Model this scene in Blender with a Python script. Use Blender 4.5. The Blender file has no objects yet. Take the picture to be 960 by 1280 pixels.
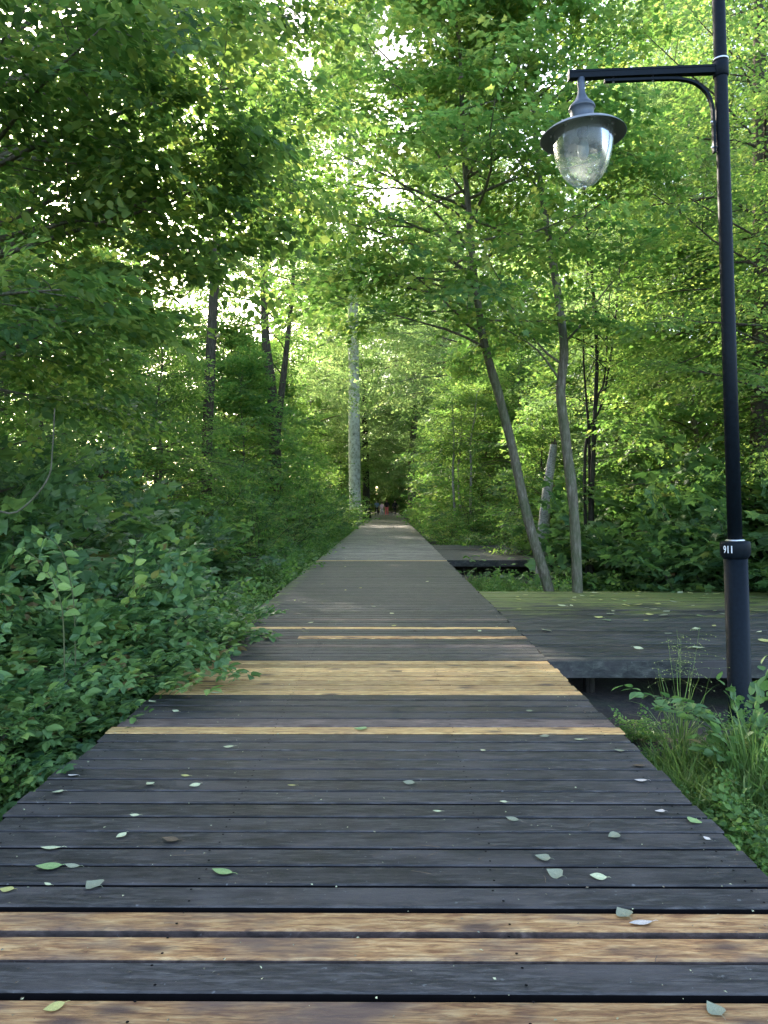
import bpy, math, random
import numpy as np

C = bpy.context.scene.collection
PI = math.pi
rad = math.radians

# ------------------------------------------------------------------ helpers
CAM_H, F_PX, VX, VY = 1.5, 924.0, 485.0, 628.0


def at(x, y, d):
    """point d metres in front of the camera that the photo shows at pixel x, y"""
    return np.array([(x - VX) / F_PX * d, d, CAM_H - (y - VY) / F_PX * d])


def unit(v):
    v = np.asarray(v, float)
    n = np.linalg.norm(v, axis=-1, keepdims=True)
    return v / np.maximum(n, 1e-9)


class Geo:
    def __init__(self):
        self.v, self.l, self.s, self.m, self.t = [], [], [], [], []
        self.n = 0

    def add(self, verts, loops, sizes, mat=0, tint=0.5):
        verts = np.asarray(verts, float).reshape(-1, 3)
        loops = np.asarray(loops, np.int64).ravel() + self.n
        sizes = np.asarray(sizes, np.int64).ravel()
        self.v.append(verts); self.l.append(loops); self.s.append(sizes)
        self.m.append(np.full(len(sizes), mat, np.int32))
        self.t.append(np.broadcast_to(np.asarray(tint, float), (len(verts),)).astype(np.float32))
        self.n += len(verts)

    def poly(self, verts, faces, mat=0, tint=0.5):
        self.add(verts, [i for f in faces for i in f], [len(f) for f in faces], mat, tint)

    def box(self, x0, x1, y0, y1, z0, z1, mat=0, tint=0.5, bev=0.0, jit=None, side=None):
        if bev <= 0:
            v = [(x, y, z) for z in (z0, z1) for y in (y0, y1) for x in (x0, x1)]
            f = [(0, 2, 3, 1), (4, 5, 7, 6), (0, 1, 5, 4), (2, 6, 7, 3), (0, 4, 6, 2), (1, 3, 7, 5)]
            v = np.array(v, float)
            if jit is not None:
                v += jit(v)
            self.poly(v, f, mat, tint)
            return
        # board with rounded upper long edges
        prof = [(y0, z0), (y1, z0), (y1, z1 - bev), (y1 - bev * .35, z1 - bev * .35), (y1 - bev, z1),
                (y0 + bev, z1), (y0 + bev * .35, z1 - bev * .35), (y0, z1 - bev)]
        k = len(prof)
        v = np.array([(x0, a, b) for a, b in prof] + [(x1, a, b) for a, b in prof], float)
        if jit is not None:
            v = v + jit(v)
        f = [tuple(range(k - 1, -1, -1))[::-1][::-1], tuple(range(k, 2 * k))]
        for i in range(k):
            j = (i + 1) % k
            f.append((i, i + k, j + k, j))
        if side is not None:
            self.poly(v, [f[j] for j in range(len(f)) if j not in (3, 9)], mat, tint)
            self.poly(v, [f[3], f[9]], side, tint)
            return
        self.poly(v, f, mat, tint)

    def tube(self, pts, radii, n=8, mat=0, tint=0.5, cap=True, wob=0.0, rng=None):
        pts = np.asarray(pts, float)
        radii = np.broadcast_to(np.asarray(radii, float), (len(pts),))
        tan = np.gradient(pts, axis=0)
        tan = unit(tan)
        ref = np.array([0, 0, 1.0]) if abs(tan[0][2]) < .8 else np.array([1.0, 0, 0])
        a = np.cross(tan[0], ref); a /= np.linalg.norm(a)
        rings = []
        th = np.linspace(0, 2 * PI, n, endpoint=False)
        for p, t, r in zip(pts, tan, radii):
            a = a - t * np.dot(a, t); a /= np.linalg.norm(a)
            b = np.cross(t, a)
            rr = np.full(n, r)
            if wob and rng is not None:
                rr = rr * (1 + wob * rng.uniform(-1, 1, n))
            rings.append(p + np.outer(np.cos(th) * rr, a) + np.outer(np.sin(th) * rr, b))
        v = np.concatenate(rings)
        m = len(pts)
        i = np.arange(m - 1)[:, None] * n
        k = np.arange(n)[None, :]; k2 = (k + 1) % n
        q = np.stack([i + k, i + k2, i + n + k2, i + n + k], -1).reshape(-1, 4)
        self.add(v, q, np.full(len(q), 4), mat, tint)
        if cap:
            base = self.n - len(v)
            self.l.append(np.arange(n)[::-1] + base); self.s.append(np.array([n]))
            self.l.append(np.arange(n) + base + (m - 1) * n); self.s.append(np.array([n]))
            self.m.append(np.full(2, mat, np.int32))

    def lathe(self, prof, n=32, origin=(0, 0, 0), mat=0, cap=True):
        o = np.array(origin, float)
        th = np.linspace(0, 2 * PI, n, endpoint=False)
        v = np.concatenate([np.stack([r * np.cos(th), r * np.sin(th), np.full(n, z)], -1) for r, z in prof]) + o
        m = len(prof)
        i = np.arange(m - 1)[:, None] * n
        k = np.arange(n)[None, :]; k2 = (k + 1) % n
        q = np.stack([i + k, i + k2, i + n + k2, i + n + k], -1).reshape(-1, 4)
        self.add(v, q, np.full(len(q), 4), mat)
        if cap:
            base = self.n - len(v)
            self.l.append(np.arange(n)[::-1] + base); self.s.append(np.array([n]))
            self.l.append(np.arange(n) + base + (m - 1) * n); self.s.append(np.array([n]))
            self.m.append(np.full(2, mat, np.int32))

    def leaves(self, tmpl, P, D, N, S, tint, mat=0):
        tv, tl, ts = tmpl
        D = unit(D)
        X = unit(np.cross(D, N))
        N = np.cross(X, D)
        S = np.asarray(S)[:, None, None]
        v = P[:, None, :] + S * (tv[None, :, 0:1] * X[:, None, :] + tv[None, :, 1:2] * D[:, None, :] + tv[None, :, 2:3] * N[:, None, :])
        n, k = len(P), len(tv)
        loops = (np.arange(n)[:, None] * k + tl[None, :]).ravel()
        sizes = np.tile(ts, n)
        self.add(v.reshape(-1, 3), loops, sizes, mat, np.repeat(tint, k))

    def mesh(self, name, mats, smooth=False):
        me = bpy.data.meshes.new(name)
        v = np.concatenate(self.v); l = np.concatenate(self.l); s = np.concatenate(self.s)
        me.vertices.add(len(v)); me.vertices.foreach_set('co', v.astype(np.float32).ravel())
        me.loops.add(len(l)); me.loops.foreach_set('vertex_index', l.astype(np.int32))
        me.polygons.add(len(s))
        st = np.concatenate([[0], np.cumsum(s)[:-1]])
        me.polygons.foreach_set('loop_start', st.astype(np.int32))
        me.polygons.foreach_set('loop_total', s.astype(np.int32))
        for mt in mats:
            me.materials.append(mt)
        me.polygons.foreach_set('material_index', np.concatenate(self.m))
        me.polygons.foreach_set('use_smooth', np.full(len(s), smooth))
        a = me.attributes.new('tint', 'FLOAT', 'POINT')
        a.data.foreach_set('value', np.concatenate(self.t))
        me.update(calc_edges=True)
        me.validate()
        return me

    def build(self, name, mats, parent=None, smooth=False):
        if not isinstance(mats, (list, tuple)):
            mats = [mats]
        o = bpy.data.objects.new(name, self.mesh(name, mats, smooth))
        C.objects.link(o)
        if parent is not None:
            o.parent = parent
        return o


def tag(o, label=None, cat=None, group=None, kind=None):
    if label: o['label'] = label
    if cat: o['category'] = cat
    if group: o['group'] = group
    if kind: o['kind'] = kind
    return o


def empty(name, loc=(0, 0, 0), rz=0.0, label=None, cat=None, group=None, kind=None, sc=1.0):
    o = bpy.data.objects.new(name, None)
    C.objects.link(o)
    o.location = loc; o.rotation_euler = (0, 0, rz); o.scale = (sc, sc, sc)
    o.empty_display_size = .2
    return tag(o, label, cat, group, kind)


def dup(root, loc, rz=0.0, sc=1.0, label=None, group=None):
    r = root.copy(); C.objects.link(r)
    r.location = loc; r.rotation_euler = (0, 0, rz)
    r.scale = sc if isinstance(sc, tuple) else (sc, sc, sc)
    if label: r['label'] = label
    if group: r['group'] = group
    for ch in list(root.children):
        c = ch.copy(); C.objects.link(c); c.parent = r
        for g in list(ch.children):
            d = g.copy(); C.objects.link(d); d.parent = c
    return r


# ------------------------------------------------------------------ materials
def new_mat(name):
    m = bpy.data.materials.new(name); m.use_nodes = True
    nt = m.node_tree; nt.nodes.clear()
    return m, nt, nt.nodes, nt.links


def N_(nodes, typ, **kw):
    n = nodes.new(typ)
    for k, v in kw.items():
        if k.startswith('i_'):
            key = k[2:]
            n.inputs[int(key) if key.isdigit() else key.replace('_', ' ')].default_value = v
        else:
            setattr(n, k, v)
    return n


def ramp(nodes, stops, interp='LINEAR'):
    r = nodes.new('ShaderNodeValToRGB')
    r.color_ramp.interpolation = interp
    e = r.color_ramp.elements
    while len(e) < len(stops):
        e.new(.5)
    for el, (p, c) in zip(e, stops):
        el.position = p
        el.color = (*c, 1) if len(c) == 3 else c
    return r


def leaf_mat(name, stops, trans, tmix=.45, rough=.5, spec=.35):
    m, nt, n, l = new_mat(name)
    out = N_(n, 'ShaderNodeOutputMaterial')
    at_ = N_(n, 'ShaderNodeAttribute', attribute_name='tint')
    oi = N_(n, 'ShaderNodeObjectInfo')
    mm = N_(n, 'ShaderNodeMath', operation='MULTIPLY_ADD'); mm.inputs[1].default_value = .22
    l.new(oi.outputs['Random'], mm.inputs[0]); 
    sub = N_(n, 'ShaderNodeMath', operation='SUBTRACT'); sub.inputs[1].default_value = .11
    l.new(at_.outputs['Fac'], sub.inputs[0]); l.new(sub.outputs[0], mm.inputs[2])
    cr = ramp(n, stops); l.new(mm.outputs[0], cr.inputs[0])
    tr = ramp(n, trans); l.new(mm.outputs[0], tr.inputs[0])
    p = N_(n, 'ShaderNodeBsdfPrincipled'); p.inputs['Roughness'].default_value = rough
    p.inputs['Specular IOR Level'].default_value = spec
    l.new(cr.outputs[0], p.inputs['Base Color'])
    t = N_(n, 'ShaderNodeBsdfTranslucent'); l.new(tr.outputs[0], t.inputs['Color'])
    mx = N_(n, 'ShaderNodeMixShader'); mx.inputs[0].default_value = tmix
    l.new(p.outputs[0], mx.inputs[1]); l.new(t.outputs[0], mx.inputs[2])
    l.new(mx.outputs[0], out.inputs[0])
    return m


M = {}
M['leaf_maple'] = leaf_mat('leaf_maple', [(0, (.035, .085, .03)), (.5, (.08, .16, .04)), (.85, (.15, .22, .045)), (1, (.23, .24, .05))],
                           [(0, (.13, .28, .05)), (.5, (.23, .45, .08)), (1, (.46, .57, .12))], .52)
M['leaf_beech'] = leaf_mat('leaf_beech', [(0, (.035, .08, .024)), (.5, (.075, .145, .035)), (1, (.19, .24, .05))],
                           [(0, (.15, .29, .05)), (.5, (.24, .44, .08)), (1, (.46, .57, .12))], .52)
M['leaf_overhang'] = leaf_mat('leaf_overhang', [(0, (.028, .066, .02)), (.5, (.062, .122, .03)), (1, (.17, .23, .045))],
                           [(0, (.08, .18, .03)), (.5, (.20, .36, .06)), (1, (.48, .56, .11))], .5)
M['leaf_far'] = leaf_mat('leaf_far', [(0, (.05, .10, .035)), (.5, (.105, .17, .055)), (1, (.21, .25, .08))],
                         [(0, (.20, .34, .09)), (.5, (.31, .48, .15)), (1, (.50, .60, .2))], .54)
M['leaf_shrub'] = leaf_mat('leaf_shrub', [(0, (.03, .075, .035)), (.5, (.085, .15, .05)), (.85, (.14, .22, .055)), (.97, (.22, .30, .06)), (1, (.17, .10, .045))],
                           [(0, (.07, .18, .04)), (.6, (.16, .32, .07)), (1, (.32, .46, .09))], .36, .45, .3)
M['leaf_bramble'] = leaf_mat('leaf_bramble', [(0, (.045, .11, .046)), (.5, (.13, .225, .07)), (.85, (.21, .32, .08)), (.97, (.33, .43, .10)), (1, (.2, .12, .05))],
                             [(0, (.07, .18, .04)), (.6, (.14, .3, .07)), (1, (.3, .44, .09))], .35, .45, .35)
M['leaf_herb'] = leaf_mat('leaf_herb', [(0, (.055, .12, .03)), (.6, (.13, .235, .05)), (1, (.27, .38, .08))],
                          [(0, (.1, .24, .04)), (.6, (.2, .38, .07)), (1, (.36, .5, .1))], .42, .45, .35)
M['grass'] = leaf_mat('grass_blade', [(0, (.055, .11, .025)), (.6, (.145, .23, .045)), (1, (.30, .34, .14))],
                      [(0, (.1, .2, .04)), (.6, (.2, .32, .07)), (1, (.36, .4, .16))], .42, .5, .3)


def bark_mat(name, c0, c1, c2, scale=6, stretch=.22, rough=.9, moss=.0, bump=.5):
    m, nt, n, l = new_mat(name)
    out = N_(n, 'ShaderNodeOutputMaterial'); p = N_(n, 'ShaderNodeBsdfPrincipled')
    p.inputs['Roughness'].default_value = rough; p.inputs['Specular IOR Level'].default_value = .2
    tc = N_(n, 'ShaderNodeTexCoord'); mp = N_(n, 'ShaderNodeMapping'); mp.inputs['Scale'].default_value = (1, 1, stretch)
    l.new(tc.outputs['Object'], mp.inputs[0])
    a = N_(n, 'ShaderNodeTexNoise'); a.inputs['Scale'].default_value = scale * 4; a.inputs['Detail'].default_value = 6; a.inputs['Roughness'].default_value = .7
    l.new(mp.outputs[0], a.inputs['Vector'])
    b = N_(n, 'ShaderNodeTexNoise'); b.inputs['Scale'].default_value = scale * .5; b.inputs['Detail'].default_value = 3
    l.new(tc.outputs['Object'], b.inputs['Vector'])
    cr = ramp(n, [(.3, c0), (.5, c1), (.72, c2)]); l.new(a.outputs[0], cr.inputs[0])
    mo = ramp(n, [(.5 - moss * .3, (0, 0, 0)), (.75 - moss * .2, (1, 1, 1))]); l.new(b.outputs[0], mo.inputs[0])
    mx = N_(n, 'ShaderNodeMix', data_type='RGBA'); mx.inputs[7].default_value = (.06, .085, .03, 1)
    ml = N_(n, 'ShaderNodeMath', operation='MULTIPLY'); ml.inputs[1].default_value = moss
    l.new(mo.outputs[0], ml.inputs[0]); l.new(ml.outputs[0], mx.inputs[0]); l.new(cr.outputs[0], mx.inputs[6])
    l.new(mx.outputs[2], p.inputs['Base Color'])
    bp = N_(n, 'ShaderNodeBump'); bp.inputs['Strength'].default_value = bump; bp.inputs['Distance'].default_value = .03
    l.new(a.outputs[0], bp.inputs['Height']); l.new(bp.outputs[0], p.inputs['Normal'])
    l.new(p.outputs[0], out.inputs[0])
    return m


M['bark_grey'] = bark_mat('bark_grey', (.05, .04, .03), (.15, .12, .09), (.30, .255, .20), moss=.6, bump=.9)
M['bark_brown'] = bark_mat('bark_brown', (.03, .022, .016), (.075, .055, .04), (.13, .10, .075), moss=.3, bump=.8)
M['bark_white'] = bark_mat('bark_white', (.14, .13, .10), (.56, .53, .46), (.78, .75, .67), scale=1.3, stretch=.8, moss=.3)
M['bark_birch'] = bark_mat('bark_birch', (.05, .045, .04), (.30, .28, .25), (.48, .46, .42), scale=5, stretch=2.2, moss=.35)
M['bark_dark'] = bark_mat('bark_dark', (.012, .01, .008), (.03, .025, .02), (.055, .045, .035), moss=.2)
M['twig'] = bark_mat('twig_bark', (.03, .024, .018), (.06, .048, .036), (.10, .085, .065), moss=.1, bump=.1)
M['stem_green'] = bark_mat('stem_green', (.05, .06, .025), (.09, .10, .04), (.14, .13, .07), moss=.0, bump=.1)


def wood_mat(name, kind):
    """kind: 'dark' stained boards, 'pale' fresh boards, 'brown' half weather-worn, 'mossy' side platform"""
    m, nt, n, l = new_mat(name)
    out = N_(n, 'ShaderNodeOutputMaterial'); p = N_(n, 'ShaderNodeBsdfPrincipled')
    tc = N_(n, 'ShaderNodeTexCoord'); at_ = N_(n, 'ShaderNodeAttribute', attribute_name='tint')
    # every board gets its own piece of grain: shift the texture space by its tint
    off = N_(n, 'ShaderNodeCombineXYZ')
    mk = N_(n, 'ShaderNodeMath', operation='MULTIPLY'); mk.inputs[1].default_value = 173.0
    l.new(at_.outputs['Fac'], mk.inputs[0])
    l.new(mk.outputs[0], off.inputs[0]); l.new(mk.outputs[0], off.inputs[2])
    va = N_(n, 'ShaderNodeVectorMath', operation='ADD'); l.new(tc.outputs['Object'], va.inputs[0]); l.new(off.outputs[0], va.inputs[1])
    mp = N_(n, 'ShaderNodeMapping'); mp.inputs['Scale'].default_value = (4.5, 32, 10); l.new(va.outputs[0], mp.inputs[0])
    g = N_(n, 'ShaderNodeTexNoise'); g.inputs['Scale'].default_value = 1.6; g.inputs['Detail'].default_value = 7; g.inputs['Roughness'].default_value = .62
    g.inputs['Distortion'].default_value = .6
    l.new(mp.outputs[0], g.inputs['Vector'])
    fine = N_(n, 'ShaderNodeTexNoise'); fine.inputs['Scale'].default_value = 9; fine.inputs['Detail'].default_value = 4
    mpf = N_(n, 'ShaderNodeMapping'); mpf.inputs['Scale'].default_value = (1.0, 30, 4); l.new(va.outputs[0], mpf.inputs[0]); l.new(mpf.outputs[0], fine.inputs['Vector'])
    big = N_(n, 'ShaderNodeTexNoise'); big.inputs['Scale'].default_value = 1.7; big.inputs['Detail'].default_value = 5; big.inputs['Roughness'].default_value = .6
    mpb = N_(n, 'ShaderNodeMapping'); mpb.inputs['Scale'].default_value = (1, 2.6, 1); l.new(va.outputs[0], mpb.inputs[0]); l.new(mpb.outputs[0], big.inputs['Vector'])
    # knots
    vo = N_(n, 'ShaderNodeTexVoronoi', voronoi_dimensions='2D'); vo.inputs['Scale'].default_value = 1.0
    mpv = N_(n, 'ShaderNodeMapping'); mpv.inputs['Scale'].default_value = (2.1, 6.0, 1); l.new(va.outputs[0], mpv.inputs[0])
    nzv = N_(n, 'ShaderNodeVectorMath', operation='ADD'); l.new(mpv.outputs[0], nzv.inputs[0])
    sc = N_(n, 'ShaderNodeVectorMath', operation='SCALE'); sc.inputs['Scale'].default_value = .35
    l.new(big.outputs['Color'], sc.inputs[0]); l.new(sc.outputs[0], nzv.inputs[1]); l.new(nzv.outputs[0], vo.inputs['Vector'])
    knot = ramp(n, [(.05, (1, 1, 1)), (.20, (0, 0, 0))]); l.new(vo.outputs['Distance'], knot.inputs[0])
    if kind == 'dark':
        cols = [(.36, (.012, .0105, .0095)), (.5, (.031, .0275, .025)), (.64, (.072, .064, .058))]; rough = (.42, .66)
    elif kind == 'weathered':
        cols = [(.36, (.11, .092, .078)), (.5, (.18, .155, .13)), (.64, (.26, .225, .19))]; rough = (.5, .7)  # far boards: sun glint on the planks painted in as a paler colour
    elif kind == 'brown':
        cols = [(.3, (.05, .036, .03)), (.5, (.11, .075, .06)), (.7, (.20, .14, .11))]; rough = (.5, .75)
    elif kind in ('mossy', 'worn'):
        cols = [(.34, (.010, .0105, .0085)), (.5, (.024, .0245, .020)), (.66, (.05, .05, .04))]; rough = (.5, .75)
    elif kind == 'fresh':
        cols = [(.34, (.34, .175, .055)), (.5, (.57, .335, .12)), (.66, (.72, .475, .20))]; rough = (.5, .7)
    else:
        cols = [(.36, (.22, .095, .035)), (.5, (.44, .23, .085)), (.64, (.60, .37, .16))]; rough = (.5, .7)
    cr = ramp(n, cols); l.new(g.outputs[0], cr.inputs[0])
    fn = N_(n, 'ShaderNodeTexNoise'); fn.inputs['Scale'].default_value = 3.0; fn.inputs['Detail'].default_value = 9; fn.inputs['Roughness'].default_value = .78; fn.inputs['Distortion'].default_value = .25
    mpn = N_(n, 'ShaderNodeMapping'); mpn.inputs['Scale'].default_value = (7, 70, 12); l.new(va.outputs[0], mpn.inputs[0]); l.new(mpn.outputs[0], fn.inputs['Vector'])
    fr_ = N_(n, 'ShaderNodeMapRange'); fr_.inputs['From Min'].default_value = .32; fr_.inputs['From Max'].default_value = .68
    fr_.inputs['To Min'].default_value = .68 if kind in ('pale', 'fresh') else .5; fr_.inputs['To Max'].default_value = 1.28 if kind in ('pale', 'fresh') else 1.6; l.new(fn.outputs[0], fr_.inputs[0])
    ck = N_(n, 'ShaderNodeTexNoise'); ck.inputs['Scale'].default_value = 1.0; ck.inputs['Detail'].default_value = 3; ck.inputs['Roughness'].default_value = .6
    mpk = N_(n, 'ShaderNodeMapping'); mpk.inputs['Scale'].default_value = (1.5, 22, 1); l.new(va.outputs[0], mpk.inputs[0]); l.new(mpk.outputs[0], ck.inputs['Vector'])
    ckr = ramp(n, [(.488, (1, 1, 1)), (.497, (.25, .25, .25)), (.503, (.25, .25, .25)), (.512, (1, 1, 1))]); l.new(ck.outputs[0], ckr.inputs[0])
    cks = N_(n, 'ShaderNodeMix', data_type='RGBA', blend_type='MULTIPLY'); l.new(big.outputs[0], cks.inputs[0]); l.new(fr_.outputs[0], cks.inputs[6]); l.new(ckr.outputs[0], cks.inputs[7])
    grn = N_(n, 'ShaderNodeMix', data_type='RGBA', blend_type='MULTIPLY'); grn.inputs[0].default_value = 1
    l.new(cr.outputs[0], grn.inputs[6]); l.new(cks.outputs[2], grn.inputs[7])
    # board to board difference
    hv = N_(n, 'ShaderNodeMapRange'); hv.inputs['To Min'].default_value = .45 if kind in ('mossy', 'worn') else .6; hv.inputs['To Max'].default_value = 1.6 if kind in ('mossy', 'worn') else 1.4
    fr = N_(n, 'ShaderNodeMath', operation='FRACT'); ml2 = N_(n, 'ShaderNodeMath', operation='MULTIPLY'); ml2.inputs[1].default_value = 7.31
    l.new(at_.outputs['Fac'], ml2.inputs[0]); l.new(ml2.outputs[0], fr.inputs[0]); l.new(fr.outputs[0], hv.inputs[0])
    mul = N_(n, 'ShaderNodeMix', data_type='RGBA', blend_type='MULTIPLY'); mul.inputs[0].default_value = 1
    l.new(grn.outputs[2], mul.inputs[6]); l.new(hv.outputs[0], mul.inputs[7])
    # wear / dirt blotches
    st = ramp(n, [(.48, (0, 0, 0)), (.64, (1, 1, 1))]); l.new(big.outputs[0], st.inputs[0])
    mx = N_(n, 'ShaderNodeMix', data_type='RGBA')
    sm = N_(n, 'ShaderNodeMath', operation='MULTIPLY'); l.new(st.outputs[0], sm.inputs[0])
    l.new(sm.outputs[0], mx.inputs[0]); l.new(mul.outputs[2], mx.inputs[6])
    if kind == 'fresh':
        sm.inputs[1].default_value = .35; mx.inputs[7].default_value = (.34, .20, .10, 1)
    elif kind == 'pale':
        sm.inputs[1].default_value = .85; mx.inputs[7].default_value = (.12, .075, .055, 1)
    elif kind == 'brown':
        sm.inputs[1].default_value = .6; mx.inputs[7].default_value = (.05, .04, .036, 1)
    else:
        sm.inputs[1].default_value = .8; mx.inputs[7].default_value = (.075, .063, .057, 1)
    kx = N_(n, 'ShaderNodeMix', data_type='RGBA'); kx.inputs[7].default_value = (.055, .03, .026, 1) if kind in ('pale', 'brown', 'fresh') else (.022, .018, .018, 1)
    km = N_(n, 'ShaderNodeMath', operation='MULTIPLY'); km.inputs[1].default_value = .8
    # only some of the cells carry a knot
    sel = N_(n, 'ShaderNodeMath', operation='GREATER_THAN'); sel.inputs[1].default_value = .5
    sepc = N_(n, 'ShaderNodeSeparateColor'); l.new(vo.outputs['Color'], sepc.inputs[0]); l.new(sepc.outputs[0], sel.inputs[0])
    km2 = N_(n, 'ShaderNodeMath', operation='MULTIPLY'); l.new(knot.outputs[0], km2.inputs[0]); l.new(sel.outputs[0], km2.inputs[1])
    l.new(km2.outputs[0], km.inputs[0]); l.new(km.outputs[0], kx.inputs[0]); l.new(mx.outputs[2], kx.inputs[6])
    col = kx.outputs[2]
    if kind not in ('pale', 'fresh'):
        # pale scuffs and droppings
        sp = N_(n, 'ShaderNodeTexNoise'); sp.inputs['Scale'].default_value = 38; sp.inputs['Detail'].default_value = 3
        l.new(va.outputs[0], sp.inputs['Vector'])
        spr = ramp(n, [(.70, (0, 0, 0)), (.76, (1, 1, 1))]); l.new(sp.outputs[0], spr.inputs[0])
        sx = N_(n, 'ShaderNodeMix', data_type='RGBA'); sx.inputs[7].default_value = (.20, .20, .19, 1)
        spm = N_(n, 'ShaderNodeMath', operation='MULTIPLY'); spm.inputs[1].default_value = .55
        l.new(spr.outputs[0], spm.inputs[0]); l.new(spm.outputs[0], sx.inputs[0]); l.new(col, sx.inputs[6]); col = sx.outputs[2]
    if kind in ('dark', 'weathered'):
        sx_ = N_(n, 'ShaderNodeSeparateXYZ'); l.new(tc.outputs['Object'], sx_.inputs[0])
        ax_ = N_(n, 'ShaderNodeMapRange'); ax_.inputs['From Min'].default_value = -1.45; ax_.inputs['From Max'].default_value = -1.84; ax_.inputs['To Min'].default_value = -.2; ax_.inputs['To Max'].default_value = .2
        l.new(sx_.outputs[0], ax_.inputs[0])
        yy_ = N_(n, 'ShaderNodeMapRange'); yy_.inputs['From Min'].default_value = 5; yy_.inputs['From Max'].default_value = 11; l.new(sx_.outputs[1], yy_.inputs[0])
        an_ = N_(n, 'ShaderNodeTexNoise'); an_.inputs['Scale'].default_value = 4; an_.inputs['Detail'].default_value = 7; l.new(tc.outputs['Object'], an_.inputs['Vector'])
        aa_ = N_(n, 'ShaderNodeMath', operation='ADD'); l.new(ax_.outputs[0], aa_.inputs[0]); l.new(an_.outputs[0], aa_.inputs[1])
        ar_ = ramp(n, [(.54, (0, 0, 0)), (.7, (1, 1, 1))]); l.new(aa_.outputs[0], ar_.inputs[0])
        ay_ = N_(n, 'ShaderNodeMath', operation='MULTIPLY'); l.new(ar_.outputs[0], ay_.inputs[0]); l.new(yy_.outputs[0], ay_.inputs[1])
        am_ = N_(n, 'ShaderNodeMix', data_type='RGBA'); am_.inputs[7].default_value = (.10, .12, .03, 1); l.new(ay_.outputs[0], am_.inputs[0]); l.new(col, am_.inputs[6]); col = am_.outputs[2]
    if kind == 'mossy':
        # moss creeping in from the far, shaded edge of the platform
        sep = N_(n, 'ShaderNodeSeparateXYZ'); l.new(tc.outputs['Object'], sep.inputs[0])
        mr = N_(n, 'ShaderNodeMapRange'); mr.inputs['From Min'].default_value = 1.5; mr.inputs['From Max'].default_value = 4.9
        mr.inputs['To Min'].default_value = -.12; mr.inputs['To Max'].default_value = .22
        l.new(sep.outputs[1], mr.inputs[0])
        mn = N_(n, 'ShaderNodeTexNoise'); mn.inputs['Scale'].default_value = 1.5; mn.inputs['Detail'].default_value = 8; mn.inputs['Roughness'].default_value = .72
        mpm = N_(n, 'ShaderNodeMapping'); mpm.inputs['Scale'].default_value = (.8, 3.2, 1); l.new(tc.outputs['Object'], mpm.inputs[0]); l.new(mpm.outputs[0], mn.inputs['Vector'])
        ad = N_(n, 'ShaderNodeMath', operation='ADD'); l.new(mr.outputs[0], ad.inputs[0]); l.new(mn.outputs[0], ad.inputs[1])
        mrp = ramp(n, [(.52, (0, 0, 0)), (.68, (1, 1, 1))]); l.new(ad.outputs[0], mrp.inputs[0])
        mo = N_(n, 'ShaderNodeMix', data_type='RGBA'); mo.inputs[7].default_value = (.17, .19, .04, 1)
        mm = N_(n, 'ShaderNodeMath', operation='MULTIPLY'); mm.inputs[1].default_value = .8
        l.new(mrp.outputs[0], mm.inputs[0]); l.new(mm.outputs[0], mo.inputs[0]); l.new(col, mo.inputs[6]); col = mo.outputs[2]
    l.new(col, p.inputs['Base Color'])
    rr = N_(n, 'ShaderNodeMapRange'); rr.inputs['To Min'].default_value = rough[0]; rr.inputs['To Max'].default_value = rough[1]
    l.new(big.outputs[0], rr.inputs[0]); l.new(rr.outputs[0], p.inputs['Roughness'])
    p.inputs['Specular IOR Level'].default_value = .4
    bp = N_(n, 'ShaderNodeBump'); bp.inputs['Strength'].default_value = .6; bp.inputs['Distance'].default_value = .006
    hh = N_(n, 'ShaderNodeMath', operation='ADD'); l.new(fn.outputs[0], hh.inputs[0]); l.new(fine.outputs[0], hh.inputs[1])
    l.new(hh.outputs[0], bp.inputs['Height']); l.new(bp.outputs[0], p.inputs['Normal'])
    l.new(p.outputs[0], out.inputs[0])
    return m


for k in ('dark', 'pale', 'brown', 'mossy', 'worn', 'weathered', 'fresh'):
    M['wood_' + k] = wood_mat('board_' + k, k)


def plain(name, col, rough=.5, metal=0.0, spec=.5, noise=.15, nscale=20, coat=0.0):
    m, nt, n, l = new_mat(name)
    out = N_(n, 'ShaderNodeOutputMaterial'); p = N_(n, 'ShaderNodeBsdfPrincipled')
    p.inputs['Roughness'].default_value = rough; p.inputs['Metallic'].default_value = metal; p.inputs['Specular IOR Level'].default_value = spec
    p.inputs['Coat Weight'].default_value = coat
    tc = N_(n, 'ShaderNodeTexCoord'); a = N_(n, 'ShaderNodeTexNoise'); a.inputs['Scale'].default_value = nscale; a.inputs['Detail'].default_value = 4
    l.new(tc.outputs['Object'], a.inputs['Vector'])
    lo = tuple(c * (1 - noise) for c in col); hi = tuple(min(1, c * (1 + noise)) for c in col)
    cr = ramp(n, [(.3, lo), (.7, hi)]); l.new(a.outputs[0], cr.inputs[0]); l.new(cr.outputs[0], p.inputs['Base Color'])
    mr = N_(n, 'ShaderNodeMapRange'); mr.inputs['To Min'].default_value = max(0, rough - .08); mr.inputs['To Max'].default_value = min(1, rough + .1)
    l.new(a.outputs[0], mr.inputs[0]); l.new(mr.outputs[0], p.inputs['Roughness'])
    l.new(p.outputs[0], out.inputs[0])
    return m


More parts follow.
